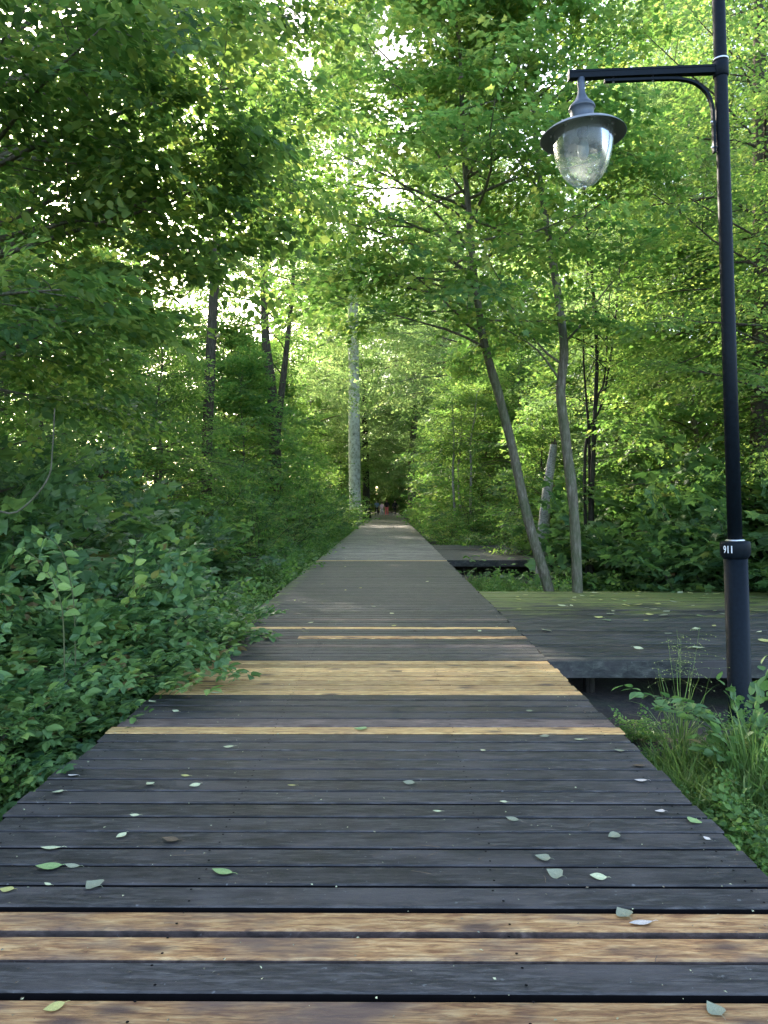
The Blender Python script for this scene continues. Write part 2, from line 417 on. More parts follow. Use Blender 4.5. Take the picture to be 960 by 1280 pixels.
M['lamp_paint'] = plain('lamp_black_paint', (.005, .008, .011), .5, 0, .10, .25, 30)
M['lamp_shade'] = plain('lamp_grey_enamel', (.13, .15, .16), .34, 0, .55, .15, 12)
M['lamp_neck'] = plain('lamp_blue_grey_enamel', (.055, .068, .085), .36, 0, .5, .2, 14)
M['lamp_inside'] = plain('lamp_shade_lining', (.17, .195, .185), .45, 0, .4, .08, 12)
M['gap_shade_grime'] = plain('board_side_grime', (.006, .005, .005), .95, 0, .1)  # near-black board sides: gap shade painted in with the dirt; also on screw heads
M['steel'] = plain('bright_steel', (.6, .6, .6), .3, 1, .5, .1)
M['white_paint'] = plain('white_lettering', (.75, .75, .75), .6, 0, .3, .05)
M['porcelain'] = plain('lamp_socket', (.10, .11, .11), .4)


def glass_mat():
    m, nt, n, l = new_mat('clear_bowl')
    out = N_(n, 'ShaderNodeOutputMaterial')
    tr = N_(n, 'ShaderNodeBsdfTransparent'); tr.inputs[0].default_value = (.90, .95, .96, 1)
    gl = N_(n, 'ShaderNodeBsdfGlossy'); gl.inputs['Roughness'].default_value = .16
    fz = N_(n, 'ShaderNodeFresnel'); fz.inputs[0].default_value = 1.5
    df = N_(n, 'ShaderNodeBsdfDiffuse'); df.inputs[0].default_value = (.78, .82, .80, 1)
    tl = N_(n, 'ShaderNodeBsdfTranslucent'); tl.inputs[0].default_value = (.80, .84, .80, 1)
    m0 = N_(n, 'ShaderNodeMixShader'); m0.inputs[0].default_value = .7; l.new(df.outputs[0], m0.inputs[1]); l.new(tl.outputs[0], m0.inputs[2])
    # dust film
    tc = N_(n, 'ShaderNodeTexCoord'); nz = N_(n, 'ShaderNodeTexNoise'); nz.inputs['Scale'].default_value = 9; nz.inputs['Detail'].default_value = 5
    l.new(tc.outputs['Object'], nz.inputs['Vector'])
    mr = N_(n, 'ShaderNodeMapRange'); mr.inputs['From Min'].default_value = .3; mr.inputs['From Max'].default_value = .7; mr.inputs['To Min'].default_value = .2; mr.inputs['To Max'].default_value = .3
    l.new(nz.outputs[0], mr.inputs[0])
    m1 = N_(n, 'ShaderNodeMixShader'); l.new(mr.outputs[0], m1.inputs[0]); l.new(tr.outputs[0], m1.inputs[1]); l.new(m0.outputs[0], m1.inputs[2])
    m2 = N_(n, 'ShaderNodeMixShader'); fh = N_(n, 'ShaderNodeMath', operation='MULTIPLY'); fh.inputs[1].default_value = .5; l.new(fz.outputs[0], fh.inputs[0]); l.new(fh.outputs[0], m2.inputs[0]); l.new(m1.outputs[0], m2.inputs[1]); l.new(gl.outputs[0], m2.inputs[2])
    l.new(m2.outputs[0], out.inputs[0])
    return m


M['glass'] = glass_mat()


def ground_mat():
    m, nt, n, l = new_mat('woodland_soil')
    out = N_(n, 'ShaderNodeOutputMaterial'); p = N_(n, 'ShaderNodeBsdfPrincipled'); p.inputs['Roughness'].default_value = .95
    tc = N_(n, 'ShaderNodeTexCoord')
    a = N_(n, 'ShaderNodeTexNoise'); a.inputs['Scale'].default_value = 14; a.inputs['Detail'].default_value = 8; a.inputs['Roughness'].default_value = .7
    b = N_(n, 'ShaderNodeTexNoise'); b.inputs['Scale'].default_value = .8; b.inputs['Detail'].default_value = 5
    l.new(tc.outputs['Object'], a.inputs['Vector']); l.new(tc.outputs['Object'], b.inputs['Vector'])
    cr = ramp(n, [(.3, (.012, .009, .007)), (.5, (.035, .026, .018)), (.68, (.07, .052, .034))]); l.new(a.outputs[0], cr.inputs[0])
    g = ramp(n, [(.45, (0, 0, 0)), (.62, (1, 1, 1))]); l.new(b.outputs[0], g.inputs[0])
    mx = N_(n, 'ShaderNodeMix', data_type='RGBA'); mx.inputs[7].default_value = (.035, .055, .018, 1)
    l.new(g.outputs[0], mx.inputs[0]); l.new(cr.outputs[0], mx.inputs[6]); l.new(mx.outputs[2], p.inputs['Base Color'])
    bp = N_(n, 'ShaderNodeBump'); bp.inputs['Strength'].default_value = .8; bp.inputs['Distance'].default_value = .03
    l.new(a.outputs[0], bp.inputs['Height']); l.new(bp.outputs[0], p.inputs['Normal']); l.new(p.outputs[0], out.inputs[0])
    return m


M['ground'] = ground_mat()


def litter_mat(name, c0, c1):
    return plain(name, tuple((a + b) / 2 for a, b in zip(c0, c1)), .6, 0, .35, .3, 25)


M['litter_pale'] = litter_mat('fallen_leaf_pale', (.42, .45, .22), (.56, .54, .34))
M['litter_green'] = litter_mat('fallen_leaf_green', (.19, .28, .09), (.30, .40, .15))
M['litter_grey'] = litter_mat('fallen_leaf_grey', (.17, .18, .11), (.28, .28, .18))
M['litter_brown'] = litter_mat('fallen_leaf_brown', (.09, .06, .035), (.15, .10, .06))
M['litter_pink'] = litter_mat('fallen_leaf_pink', (.5, .42, .34), (.62, .54, .46))
M['litter_yellow'] = litter_mat('fallen_leaf_yellow', (.38, .34, .10), (.5, .46, .16))

# ------------------------------------------------------------------ leaf shapes (x across, y along, z up)


def tmpl(v, faces):
    return (np.array(v, float), np.array([i for f in faces for i in f]), np.array([len(f) for f in faces]))


L_SIMPLE = tmpl([(0, 0, 0), (.33, .42, .07), (0, 1, -.06), (-.33, .42, .07)], [(0, 1, 2), (0, 2, 3)])
L_OVATE = tmpl([(0, 0, 0), (.26, .16, .05), (.36, .42, .07), (.24, .72, .03), (0, 1.04, -.10), (0, .5, -.01),
                (-.24, .72, .03), (-.36, .42, .07), (-.26, .16, .05)],
               [(0, 1, 2, 5), (5, 2, 3, 4), (0, 5, 7, 8), (5, 4, 6, 7)])
L_MAPLE = tmpl([(0, 0, 0), (.30, -.10, .0), (.47, .08, -.02), (.33, .22, .04), (.60, .46, -.03), (.29, .52, .04), (.20, .74, .01), (0, 1.02, -.08),
                (-.20, .74, .01), (-.29, .52, .04), (-.60, .46, -.03), (-.33, .22, .04), (-.47, .08, -.02), (-.30, -.10, .0), (0, .45, -.02)],
               [(0, 1, 2, 3), (0, 3, 14), (3, 4, 5, 14), (14, 5, 6, 7), (0, 11, 12, 13), (0, 14, 11), (11, 14, 9, 10), (14, 7, 8, 9)])
L_MAPLE_LO = tmpl([(0, 0, 0), (.48, .04, -.02), (.34, .24, .03), (.58, .48, -.03), (.24, .58, .03), (0, 1.02, -.07),
                   (-.24, .58, .03), (-.58, .48, -.03), (-.34, .24, .03), (-.48, .04, -.02)],
                  [(0, 1, 2, 3, 4, 5), (0, 5, 6, 7, 8, 9)])
L_CLUMP = tmpl([(0, 0, 0), (.33, .30, .07), (.10, .62, 0), (-.30, .34, .06), (.05, .45, .1), (.55, .55, -.05), (.42, 1.05, -.12), (.05, .8, .02),
                (-.1, .4, .08), (-.12, .85, .0), (-.52, .98, -.1), (-.5, .55, -.03)], [(0, 1, 2, 3), (4, 5, 6, 7), (8, 9, 10, 11)])


def make_spray(rng, L=.75, n=9, leaf=.085, side=3, ang=55, droop=.14, up=.30, trif=False):
    P, D, Nn, S = [], [], [], []

    def leafat(p, d, s):
        nrm = np.array([0, 0, 1.0]) + rng.normal(0, up, 3)
        P.append(p); D.append(d); Nn.append(nrm); S.append(s)

    def axis(p0, ang0, length, k, sc):
        for i in range(k):
            t = (i + .6) / k
            p = p0 + np.array([math.sin(ang0), math.cos(ang0), 0]) * length * t
            p[2] += -droop * length * t * t + rng.normal(0, .015)
            s = leaf * sc * rng.uniform(.65, 1.2)
            if i == k - 1:
                a = ang0
            else:
                a = ang0 + (1 if i % 2 else -1) * rad(ang + rng.uniform(-15, 15))
            d = np.array([math.sin(a), math.cos(a), rng.uniform(-.55, .05)])
            if trif:
                for da in (-1.1, 0, 1.1):
                    dd = np.array([math.sin(a + da), math.cos(a + da), rng.uniform(-.4, .15)])
                    leafat(p + d * .35 * s, dd, s * (1 if da == 0 else .85))
            else:
                leafat(p + d * .22 * s, d, s)
    axis(np.zeros(3), 0, L, n, 1)
    for j in range(side):
        t = (j + .5) / side * .75 + .1
        sgn = 1 if j % 2 else -1
        p0 = np.array([0, L * t, -droop * L * t * t])
        axis(p0, sgn * rad(rng.uniform(35, 60)), L * .5 * (1.1 - t * .6), max(3, int(n * .55)), .95)
    return np.array(P), np.array(D), np.array(Nn), np.array(S)


class Sprays:
    """collects twig ends, then covers them with leaves"""

    def __init__(self, rng, kinds):
        self.rng, self.kinds = rng, kinds
        self.o, self.d, self.u, self.s = [], [], [], []

    def put(self, o, d, scale=1.0, tilt=.3):
        up = np.array([0, 0, 1.0]) + self.rng.normal(0, tilt, 3)
        self.o.append(o); self.d.append(d); self.u.append(up); self.s.append(scale)

    def fill(self, geo, tm, mat=0, base=.45, spread=.16):
        rng = self.rng
        o = np.array(self.o); d = unit(np.array(self.d)); u = np.array(self.u); s = np.array(self.s)
        x = unit(np.cross(d, u)); u = np.cross(x, d)
        pick = rng.integers(0, len(self.kinds), len(o))
        tw = np.clip(rng.normal(base, spread * .9, len(o)), 0, 1)
        for k, (P, D, Nn, S) in enumerate(self.kinds):
            idx = np.where(pick == k)[0]
            if len(idx) == 0:
                continue
            R = np.stack([x[idx], d[idx], u[idx]], 1)  # rows: local axes
            wp = np.einsum('lc,mcw->mlw', P, R) * s[idx][:, None, None] + o[idx][:, None, :]
            wd = np.einsum('lc,mcw->mlw', D, R)
            wn = np.einsum('lc,mcw->mlw', Nn, R)
            ws = np.broadcast_to(S, (len(idx), len(S))) * s[idx][:, None]
            m = len(idx) * len(S)
            ti = np.repeat(tw[idx], len(S)) + rng.normal(0, spread, m)
            geo.leaves(tm, wp.reshape(-1, 3), wd.reshape(-1, 3), wn.reshape(-1, 3), ws.reshape(-1), np.clip(ti, 0, 1), mat)


def curve_branch(rng, p0, d0, L, n=6, bend=0.0, noise=.10):
    """polyline; bend>0 arches up, <0 droops"""
    pts = [np.array(p0, float)]
    d = unit(np.array(d0, float))
    for i in range(n):
        d = unit(d + np.array([0, 0, bend / n]) + rng.normal(0, noise, 3))
        pts.append(pts[-1] + d * L / n)
    return np.array(pts)


def along(pts, t):
    t = min(max(t, 0), .9999) * (len(pts) - 1)
    i = int(t); f = t - i
    return pts[i] * (1 - f) + pts[i + 1] * f, unit(pts[i + 1] - pts[i])


def limb(rng, wood, sp, p0, d0, L, r0, bend=-.25, sub=7, spr=3, sscale=1.0, sublen=.42, bare=.2, wmat=0, tilt=.3, rmin=.004):
    pts = curve_branch(rng, p0, d0, L, 7, bend, .09)
    rr = np.linspace(r0, max(r0 * .18, rmin), len(pts))
    wood.tube(pts, rr, 6, wmat)
    sgn = rng.choice([-1, 1])
    for j in range(sub):
        t = bare + (1 - bare) * (j + rng.uniform(.1, .9)) / sub
        p, tan = along(pts, t)
        sgn = -sgn
        side = unit(np.cross(tan, [0, 0, 1.0]) + 1e-6) * sgn
        a = rad(rng.uniform(35, 70))
        d = unit(tan * math.cos(a) + side * math.sin(a) + np.array([0, 0, rng.uniform(-.25, .3)]))
        l2 = L * sublen * (1.15 - .6 * t) * rng.uniform(.6, 1.15)
        sub_pts = curve_branch(rng, p, d, l2, 4, bend * .6, .12)
        wood.tube(sub_pts, np.linspace(max(r0 * .3 * (1 - t * .5), rmin * 1.2), rmin * .6, 5), 4, wmat, cap=False)
        for q in range(spr):
            tt = (q + rng.uniform(.3, 1)) / spr
            pp, tg = along(sub_pts, tt)
            s2 = unit(np.cross(tg, [0, 0, 1.0]) + 1e-6) * (1 if q % 2 else -1)
            b = rad(rng.uniform(10, 60)) if q < spr - 1 else rad(rng.uniform(-10, 10))
            sp.put(pp, tg * math.cos(b) + s2 * math.sin(b) + np.array([0, 0, rng.uniform(-.2, .15)]), sscale * rng.uniform(.75, 1.15), tilt)
    p, tan = along(pts, 1)
    sp.put(p, tan, sscale, tilt)
    return pts


def smooth_path(pts, k=4):
    """Catmull-Rom through the given points"""
    P = np.array(pts, float)
    P = np.vstack([2 * P[0] - P[1], P, 2 * P[-1] - P[-2]])
    out = []
    for i in range(1, len(P) - 2):
        for j in range(k):
            t = j / k
            a, b, c, d = P[i - 1], P[i], P[i + 1], P[i + 2]
            out.append(.5 * ((2 * b) + (-a + c) * t + (2 * a - 5 * b + 4 * c - d) * t * t + (-a + 3 * b - 3 * c + d) * t ** 3))
    out.append(P[-2])
    return np.array(out)


def tree(name, rng, trunk_pts, trunk_r, n_limb, crown0, limb_len, leaf_kinds, tm, lmat, bark, elev=(10, 50), bend=-.3, sub=7, spr=3,
         sscale=1.0, loc=(0, 0, 0), rz=0, label=None, cat='tree', group=None, profile=None, base=.45, spread=.16, az=None, flare=1.35, nside=12, extra=None, lr=.34, bare=.2):
    """returns the Empty with children trunk and crown. trunk points are local to loc"""
    root = empty(name, loc, rz, label, cat, group)
    wood, lf = Geo(), Geo()
    pts = smooth_path(trunk_pts)
    rr = np.interp(np.linspace(0, 1, len(pts)), np.linspace(0, 1, len(trunk_r)), trunk_r)
    rr = rr * (1 + rng.normal(0, .035, len(rr))); rr[0] *= flare; rr[1] *= 1 + (flare - 1) * .35
    wood.tube(pts, rr, nside, 0, wob=.05, rng=rng)
    sp = Sprays(rng, leaf_kinds)
    ga = rng.uniform(0, 6.28)
    for i in range(n_limb):
        f = (i + .5) / n_limb
        t = crown0 + (1 - crown0) * f
        p, tan = along(pts, t)
        r = np.interp(t, np.linspace(0, 1, len(rr)), rr)
        a = ga + i * 2.39996 + rng.uniform(-.4, .4) if az is None else az(i, f, rng)
        e = rad(elev[0] + (elev[1] - elev[0]) * f + rng.uniform(-10, 10))
        d = np.array([math.cos(a) * math.cos(e), math.sin(a) * math.cos(e), math.sin(e)])
        pr = profile(f) if profile else (1 - .55 * f) * (.75 + .5 * math.sin(PI * min(1, f * 1.6)))
        Ln = limb_len * pr * rng.uniform(.75, 1.15)
        limb(rng, wood, sp, p, d, Ln, max(min(r * .55, Ln * .012 * lr / .34), .006), bend, sub, spr, sscale, bare=bare)
    for k in range(5):
        p, tan = along(pts, 1 - k * .02)
        sp.put(p, tan + rng.normal(0, .5, 3), sscale)
    if extra:
        extra(rng, wood, sp)
    sp.fill(lf, tm, 0, base, spread)
    wood.build('trunk', bark, root, True)
    lf.build('crown', lmat, root)
    return root


# ------------------------------------------------------------------ ground


def ground_z(x, y):
    x = np.asarray(x, float); y = np.asarray(y, float)
    z = -.55 + .06 * np.sin(x * 1.3 + y * .7) + .05 * np.sin(x * .6 - y * 1.1 + 1) + .25 * np.sin(x * .11 + 2) * np.sin(y * .07)
    left = np.clip((-1.9 - x) / 1.2, 0, 1)
    z = z + left * .15 + np.clip((-3.5 - x) / 12, 0, 1) * .6
    right = np.clip((x - 1.7) / 1.5, 0, 1)
    near = np.clip((6.3 - y) / 1.0, 0, 1)
    z = z - .12 * right * (1 - near) * np.clip((20 - y) / 2, 0, 1) + right * near * .22
    z = z + np.clip((x - 10) / 14, 0, 1) * .7
    mid = np.clip(1 - np.abs(x) / 2.0, 0, 1) * np.clip((105 - y) / 5, 0, 1)
    z = z - .25 * mid
    far = np.clip((y - 103) / 5, 0, 1)
    return z * (1 - far) + (-.03 + .0 * x) * far


def gz(x, y):
    return float(ground_z(x, y))


def axis_steps(lo, hi, fine0, fine1, fine, coarse):
    a = list(np.arange(fine0, fine1, fine))
    b = [fine1 + (hi - fine1) * (i / coarse) ** 1.7 for i in range(coarse + 1)]
    c = [fine0 - (fine0 - lo) * (i / coarse) ** 1.7 for i in range(1, coarse + 1)]
    return np.array(sorted(set(c + a + b)))


g = Geo()
xs = axis_steps(-320, 320, -14, 14, .35, 26); ys = axis_steps(-60, 420, -4, 34, .35, 30)
X, Y = np.meshgrid(xs, ys)
rngg = np.random.default_rng(5)
Z = ground_z(X, Y) + rngg.normal(0, .012, X.shape)
nx, ny = len(xs), len(ys)
i = np.arange(ny - 1)[:, None] * nx + np.arange(nx - 1)[None, :]
q = np.stack([i, i + 1, i + nx + 1, i + nx], -1).reshape(-1, 4)
g.add(np.stack([X, Y, Z], -1).reshape(-1, 3), q, np.full(len(q), 4))
tag(g.build('ground', M['ground'], None, True), kind='structure', label='dark woodland soil under the trees and the raised boardwalk')

# ------------------------------------------------------------------ boardwalk
BX0, BX1 = -1.83, 1.52
rw = np.random.default_rng(11)
walk = empty('boardwalk', (0, 0, 0), 0, 'long straight raised boardwalk of dark cross planks with some fresh pale boards', None, None, 'structure')
deck = Geo()
bounds = [2.07, 2.234, 2.398, 2.562, 2.715]
kinds = ['pale', 'dark', 'pale', 'pale']
for j in range(13):
    bounds.append(2.715 + 2.056 * (j + 1) / 13); kinds.append('dark')
bounds += [4.932, 5.114]; kinds += ['pale', 'brown']
for j in range(4):
    bounds.append(5.114 + .637 * (j + 1) / 4); kinds.append('dark')
for j in range(8):
    bounds.append(5.751 + 1.25 * (j + 1) / 8); kinds.append('pale')
y = 7.001
while y < 102:
    y2 = y + .159
    k = 'dark'
    if abs(y - 8.1) < .08: k = 'brownpale'
    if abs(y - 8.78) < .08: k = 'pale'
    if abs(y - 7.6) < .08 or abs(y - 9.4) < .08: k = 'brown'
    if abs(y - 18.95) < .08: k = 'pale'
    bounds.append(y2); kinds.append(k); y = y2
y = 2.07
pre = []
while y > -6:
    pre.append((y - .16, y, 'dark')); y -= .16
boards = [(a, b, k) for a, b, k in zip(bounds[:-1], bounds[1:], kinds)] + pre


def plank_jit(amp):
    o = rw.normal(0, amp, 4)

    def f(v):
        out = np.zeros_like(v)
        right = v[:, 0] > 0
        out[:, 2] = np.where(right, o[0], o[1])
        out[:, 1] = np.where(right, o[2] * 2, o[3] * 2)
        return out
    return f


for a, b, k in boards:
    gap = rw.uniform(.0075, .0105)
    x0, x1 = BX0 + rw.normal(0, .016), BX1 + rw.normal(0, .009)
    tint = float(rw.uniform(0, 1))
    far = a > 26
    if k in ('dark', 'brown'):
        mi = (0 if a < 19.05 else 3) if k == 'dark' else 1  # far dark boards switch to the tone with the glint painted in
        z1 = rw.normal(0, .0005)
        if far:
            deck.box(x0, x1, a + gap, b - gap, -.04, z1, mi, tint)
        elif a > 7 and rw.uniform() < .3:   # a board pieced together from two lengths
            xm = rw.uniform(-1.0, .9)
            deck.box(x0, xm - .002, a + gap, b - gap, -.04, z1, mi, tint, .006, plank_jit(.0006), 2)
            deck.box(xm + .002, x1, a + gap, b - gap, -.04, z1, mi, float(rw.uniform(0, 1)), .006, plank_jit(.0006), 2)
        else:
            deck.box(x0, x1, a + gap, b - gap, -.04, z1, mi, tint, .006, plank_jit(.0008), 2)
    else:
        near = a < 3
        pb = Geo()
        gp = .030 if near else .020
        if k == 'brownpale':
            pb.box(x0, -1.0, a + gap, b - gap, -.04, .002, 1, tint, .005, plank_jit(.001))
            pb.box(-.995, x1, a + gap, b - gap, -.04, .003, 0, tint + .1, .005, plank_jit(.001))
        else:
            pb.box(x0, x1, a + gp * .4, b - gp, -.045, rw.normal(.001, .0006), 0, tint, .007, plank_jit(.0006), 1 if near else 2)
        po = pb.build('plank', [M['wood_pale' if near or k == 'brownpale' else 'wood_fresh'], M['wood_brown'], M['gap_shade_grime']], walk)
        po['label'] = 'fresh pale replacement plank'
for a, b, k in boards:
    if .8 < a < 12:
        for bx in (BX0 + .12, -.75, .42, BX1 - .12):
            for yy in (a + .038, b - .038):
                cx, cyy = bx + rw.normal(0, .008), yy + rw.normal(0, .004)
                th_ = np.linspace(0, 2 * PI, 8, endpoint=False)
                deck.add(np.stack([cx + .0052 * np.cos(th_), cyy + .0052 * np.sin(th_), np.full(8, .0042)], -1), np.arange(8), [8], 2)
deck.build('decking', [M['wood_dark'], M['wood_brown'], M['gap_shade_grime'], M['wood_weathered']], walk)
for bx in (BX0 + .12, -.75, .42, BX1 - .12):
    bm = Geo(); bm.box(bx - .05, bx + .05, -6, 102, -.22, -.049, 0, .3)
    bm.build('joist', M['bark_dark'], walk)
bm = Geo()
yy = -5.0
while yy < 100:
    for bx in (BX0 + .2, BX1 - .2):
        bm.tube([(bx, yy, -1.1), (bx, yy, -.222)], .07, 8)
    yy += 2.5
tag(bm.build('support_posts', M['bark_dark'], walk), kind='stuff')


def platform(name, x0, x1, y0, y1, mat, label, moss_y):
    root = empty(name, (x0, y0, 0), 0, label, 'deck')
    d = Geo()
    yv = .002
    while yv < y1 - y0 - .05:
        gap = rw.uniform(.007, .011)
        xa = 0.006 + abs(rw.normal(0, .005)); xb = x1 - x0 + rw.normal(0, .015)
        xm = rw.uniform(1.5, xb - 1.5) if xb > 4 else None
        z1 = -.004 + rw.normal(0, .002)
        if xm:
            d.box(xa, xm - .003, yv + gap, yv + .16 - gap, -.045, z1, 0, float(rw.uniform()), .006, None, 1)
            d.box(xm + .003, xb, yv + gap, yv + .16 - gap, -.045, z1 + .001, 0, float(rw.uniform()), .006, None, 1)
        else:
            d.box(xa, xb, yv + gap, yv + .16 - gap, -.045, z1, 0, float(rw.uniform()), .006, None, 1)
        yv += .16
    d.build('decking', [mat, M['gap_shade_grime']], root)
    f = Geo(); f.box(.01, x1 - x0, -.035, -.002, -.172, -.012, 0, .37, .004); f.build('fascia_board', M['wood_mossy'], root)
    f = Geo(); f.box(.01, x1 - x0, yv + .002, yv + .035, -.19, -.012, 0, .77, .004); f.build('fascia_board', M['wood_mossy'], root)
    for yb in (.35, (y1 - y0) * .5, y1 - y0 - .35):
        f = Geo(); f.box(.05, x1 - x0 - .1, yb - .05, yb + .05, -.24, -.05, 0, .3); f.build('joist', M['bark_dark'], root)
    for xb in np.arange(.5, x1 - x0, 2.2):
        for yb in (.35, y1 - y0 - .35):
            f = Geo(); f.tube([(xb, yb, -1.1), (xb, yb, -.243)], .06, 8); f.build('support_post', M['bark_dark'], root)
    return root


platform('side_deck', BX1, 10.2, 7.07, 12.5, M['wood_mossy'], 'wide mossy dark plank deck behind the lamp post, joined to the boardwalk', 0)
platform('side_deck', BX1, 7.5, 19.3, 26.0, M['wood_worn'], 'smaller dark plank deck beyond the two slim leaning trees', 0)

# ------------------------------------------------------------------ lamp posts
LX, LY, LZ = 3.157, 6.6, -.6


def lamp_post(loc, label):
    r = empty('street_lamp', loc, 0, label, 'street lamp')
    r.rotation_euler = (0, rad(-2.1), 0)
    a = Geo(); a.lathe([(.118, -.1), (.112, 0), (.10, .05), (.10, 1.62)], 40); a.build('base_tube', M['lamp_paint'], r, True)
    c = Geo(); c.lathe([(.100, 1.60), (.112, 1.618), (.126, 1.645), (.127, 1.735), (.122, 1.752), (.072, 1.762)], 40)
    col = c.build('collar', M['lamp_paint'], r, True)
    s = Geo(); s.lathe([(.066, 1.755), (.085, 1.7625), (.070, 1.772), (.062, 1.775)], 32); s.build('clamp_ring', M['steel'], col, True)
    p = Geo(); p.lathe([(.0615, 1.76), (.060, 3.5), (.055, 5.6), (.053, 6.85), (.035, 6.92), (.01, 6.95)], 36); p.build('pole', M['lamp_paint'], r, True)
    k = Geo(); k.lathe([(.056, 5.86), (.066, 5.87), (.066, 5.99), (.056, 6.0)], 32); k.build('bracket_ring', M['lamp_paint'], r, True)
    k = Geo(); k.lathe([(.058, 6.0), (.0672, 6.004), (.0672, 6.018), (.056, 6.022)], 32); k.build('clamp_ring', M['steel'], r, True)
    # arm: hollow-looking channel with ribs
    ar = Geo()
    for z0, z1, h in ((5.895, 5.915, .030), (5.915, 5.945, .026), (5.945, 5.965, .030)):
        ar.box(-1.335, -.055, -h, h, z0 + .0005, z1 - .0005)
    ar.box(-1.345, -1.3352, -.034, .034, 5.888, 5.972)
    ar.build('arm', M['lamp_paint'], r)
    # curved brace, a flat strip
    path = [(-1.03, 5.868), (-.8, 5.868), (-.5, 5.866), (-.34, 5.855), (-.22, 5.815), (-.13, 5.73), (-.088, 5.62), (-.078, 5.5), (-.078, 5.2)]
    P = smooth_path([(x, 0, z) for x, z in path], 5)
    T = unit(np.gradient(P, axis=0)); Nn = np.stack([-T[:, 2], 0 * T[:, 0], T[:, 0]], -1)
    w = .02; th = .011
    ring = np.stack([P + Nn * th + [0, w, 0], P + Nn * th - [0, w, 0], P - Nn * th - [0, w, 0], P - Nn * th + [0, w, 0]], 1)
    m = len(P); b = Geo()
    f = []
    for i_ in range(m - 1):
        for j in range(4):
            f.append((i_ * 4 + j, i_ * 4 + (j + 1) % 4, i_ * 4 + 4 + (j + 1) % 4, i_ * 4 + 4 + j))
    f += [(3, 2, 1, 0), tuple((m - 1) * 4 + j for j in range(4))]
    b.poly(ring.reshape(-1, 3), f); br = b.build('brace', M['lamp_paint'], r)
    for zz in (5.25, 5.47):
        bo = Geo(); bo.tube([(-.04, -.001, zz), (-.102, -.001, zz)], .012, 8); bo.build('bolt', M['steel'], br, True)
    for xx in (-.95, -.6):
        bo = Geo(); bo.tube([(xx, 0, 5.850), (xx, 0, 5.897)], .010, 8); bo.build('bolt', M['steel'], br, True)
    # lantern
    ax = -1.235
    h = Geo(); h.lathe([(.034, 5.90), (.034, 5.84), (.030, 5.80), (.036, 5.76), (.060, 5.71), (.092, 5.675), (.110, 5.655), (.117, 5.63), (.112, 5.625),
                        (.102, 5.615), (.100, 5.56), (.104, 5.50), (.112, 5.478)], 40, (ax, 0, 0))
    h.build('lantern_neck', M['lamp_neck'], r, True)
    sh = Geo(); sh.lathe([(.105, 5.482), (.15, 5.468), (.21, 5.458), (.27, 5.447), (.33, 5.425), (.368, 5.392), (.373, 5.384), (.366, 5.383)], 56, (ax, 0, 0), cap=False)
    sd = sh.build('shade', M['lamp_shade'], r, True)
    li = Geo(); li.lathe([(.365, 5.383), (.325, 5.415), (.265, 5.437), (.21, 5.448), (.10, 5.458), (.02, 5.46)], 56, (ax, 0, 0), cap=False)
    li.build('shade_lining', M['lamp_inside'], sd, True)
    bw = Geo()
    prof = [(.262, 5.425), (.264, 5.38), (.258, 5.30), (.244, 5.22), (.220, 5.14), (.186, 5.07), (.146, 5.015), (.100, 4.975), (.05, 4.952), (.004, 4.945)]
    bw.lathe(prof, 48, (ax, 0, 0), cap=False); bo = bw.build('bowl', M['glass'], r, True)
    kn = Geo(); kn.lathe([(.02, 4.95), (.018, 4.937), (.008, 4.927)], 16, (ax, 0, 0)); kn.build('bowl_tip', M['steel'], bo, True)
    so = Geo(); so.lathe([(.05, 5.455), (.05, 5.40), (.035, 5.38), (.035, 5.36)], 20, (ax, 0, 0)); so.build('socket', M['porcelain'], r, True)
    bu = Geo(); bu.lathe([(.03, 5.36), (.045, 5.32), (.05, 5.27), (.042, 5.22), (.02, 5.19), (.004, 5.185)], 20, (ax, 0, 0)); bu.build('bulb', M['lamp_inside'], r, True)
    for t_ in np.linspace(0, 2 * PI, 8, endpoint=False):
        bo = Geo(); bo.lathe([(.009, 5.41), (.009, 5.395), (.004, 5.39)], 8, (ax + .285 * math.cos(t_), .285 * math.sin(t_), 0)); bo.build('bolt', M['steel'], sd, True)
    # stencilled number bent round the collar
    cu = bpy.data.curves.new('digits', 'FONT'); cu.body = '911'; cu.size = .088; cu.align_x = 'CENTER'; cu.offset = .002
    to = bpy.data.objects.new('digits', cu); C.objects.link(to)
    bpy.context.view_layer.update()
    me = bpy.data.meshes.new_from_object(to.evaluated_get(bpy.context.evaluated_depsgraph_get()))
    bpy.data.objects.remove(to); bpy.data.curves.remove(cu)
    R_ = .1285; a0 = rad(218)
    for v in me.vertices:
        th_ = a0 + v.co.x * .72 / R_
        v.co = (R_ * math.cos(th_), R_ * math.sin(th_), 1.660 + v.co.y)
    me.materials.clear(); me.materials.append(M['white_paint'])
    o = bpy.data.objects.new('number', me); C.objects.link(o); o.parent = col
    return r


lamp = lamp_post((LX, LY, LZ), 'tall black lamp post with a hanging glass lantern on its bracket, before the wide deck')

# ------------------------------------------------------------------ vegetation prototypes
r1 = np.random.default_rng(21)
SP_MAPLE = [make_spray(r1, .75, 8, .118, 3, 55, .16, .30) for _ in range(6)]
SP_BEECH = [make_spray(r1, .72, 10, .090, 3, 52, .12, .33) for _ in range(6)]
SP_BIG = [make_spray(r1, 1.3, 9, .15, 4, 52, .16, .42) for _ in range(6)]
SP_SHRUB = [make_spray(r1, .58, 6, .185, 2, 60, .22, .28) for _ in range(6)]
SP_BRAM = [make_spray(r1, .55, 5, .105, 2, 60, .2, .30, True) for _ in range(6)]
SP_HAZEL = [make_spray(r1, .62, 7, .125, 2, 55, .18, .34) for _ in range(6)]
SP_HERB = [make_spray(r1, .32, 6, .075, 1, 65, .25, .30) for _ in range(6)]


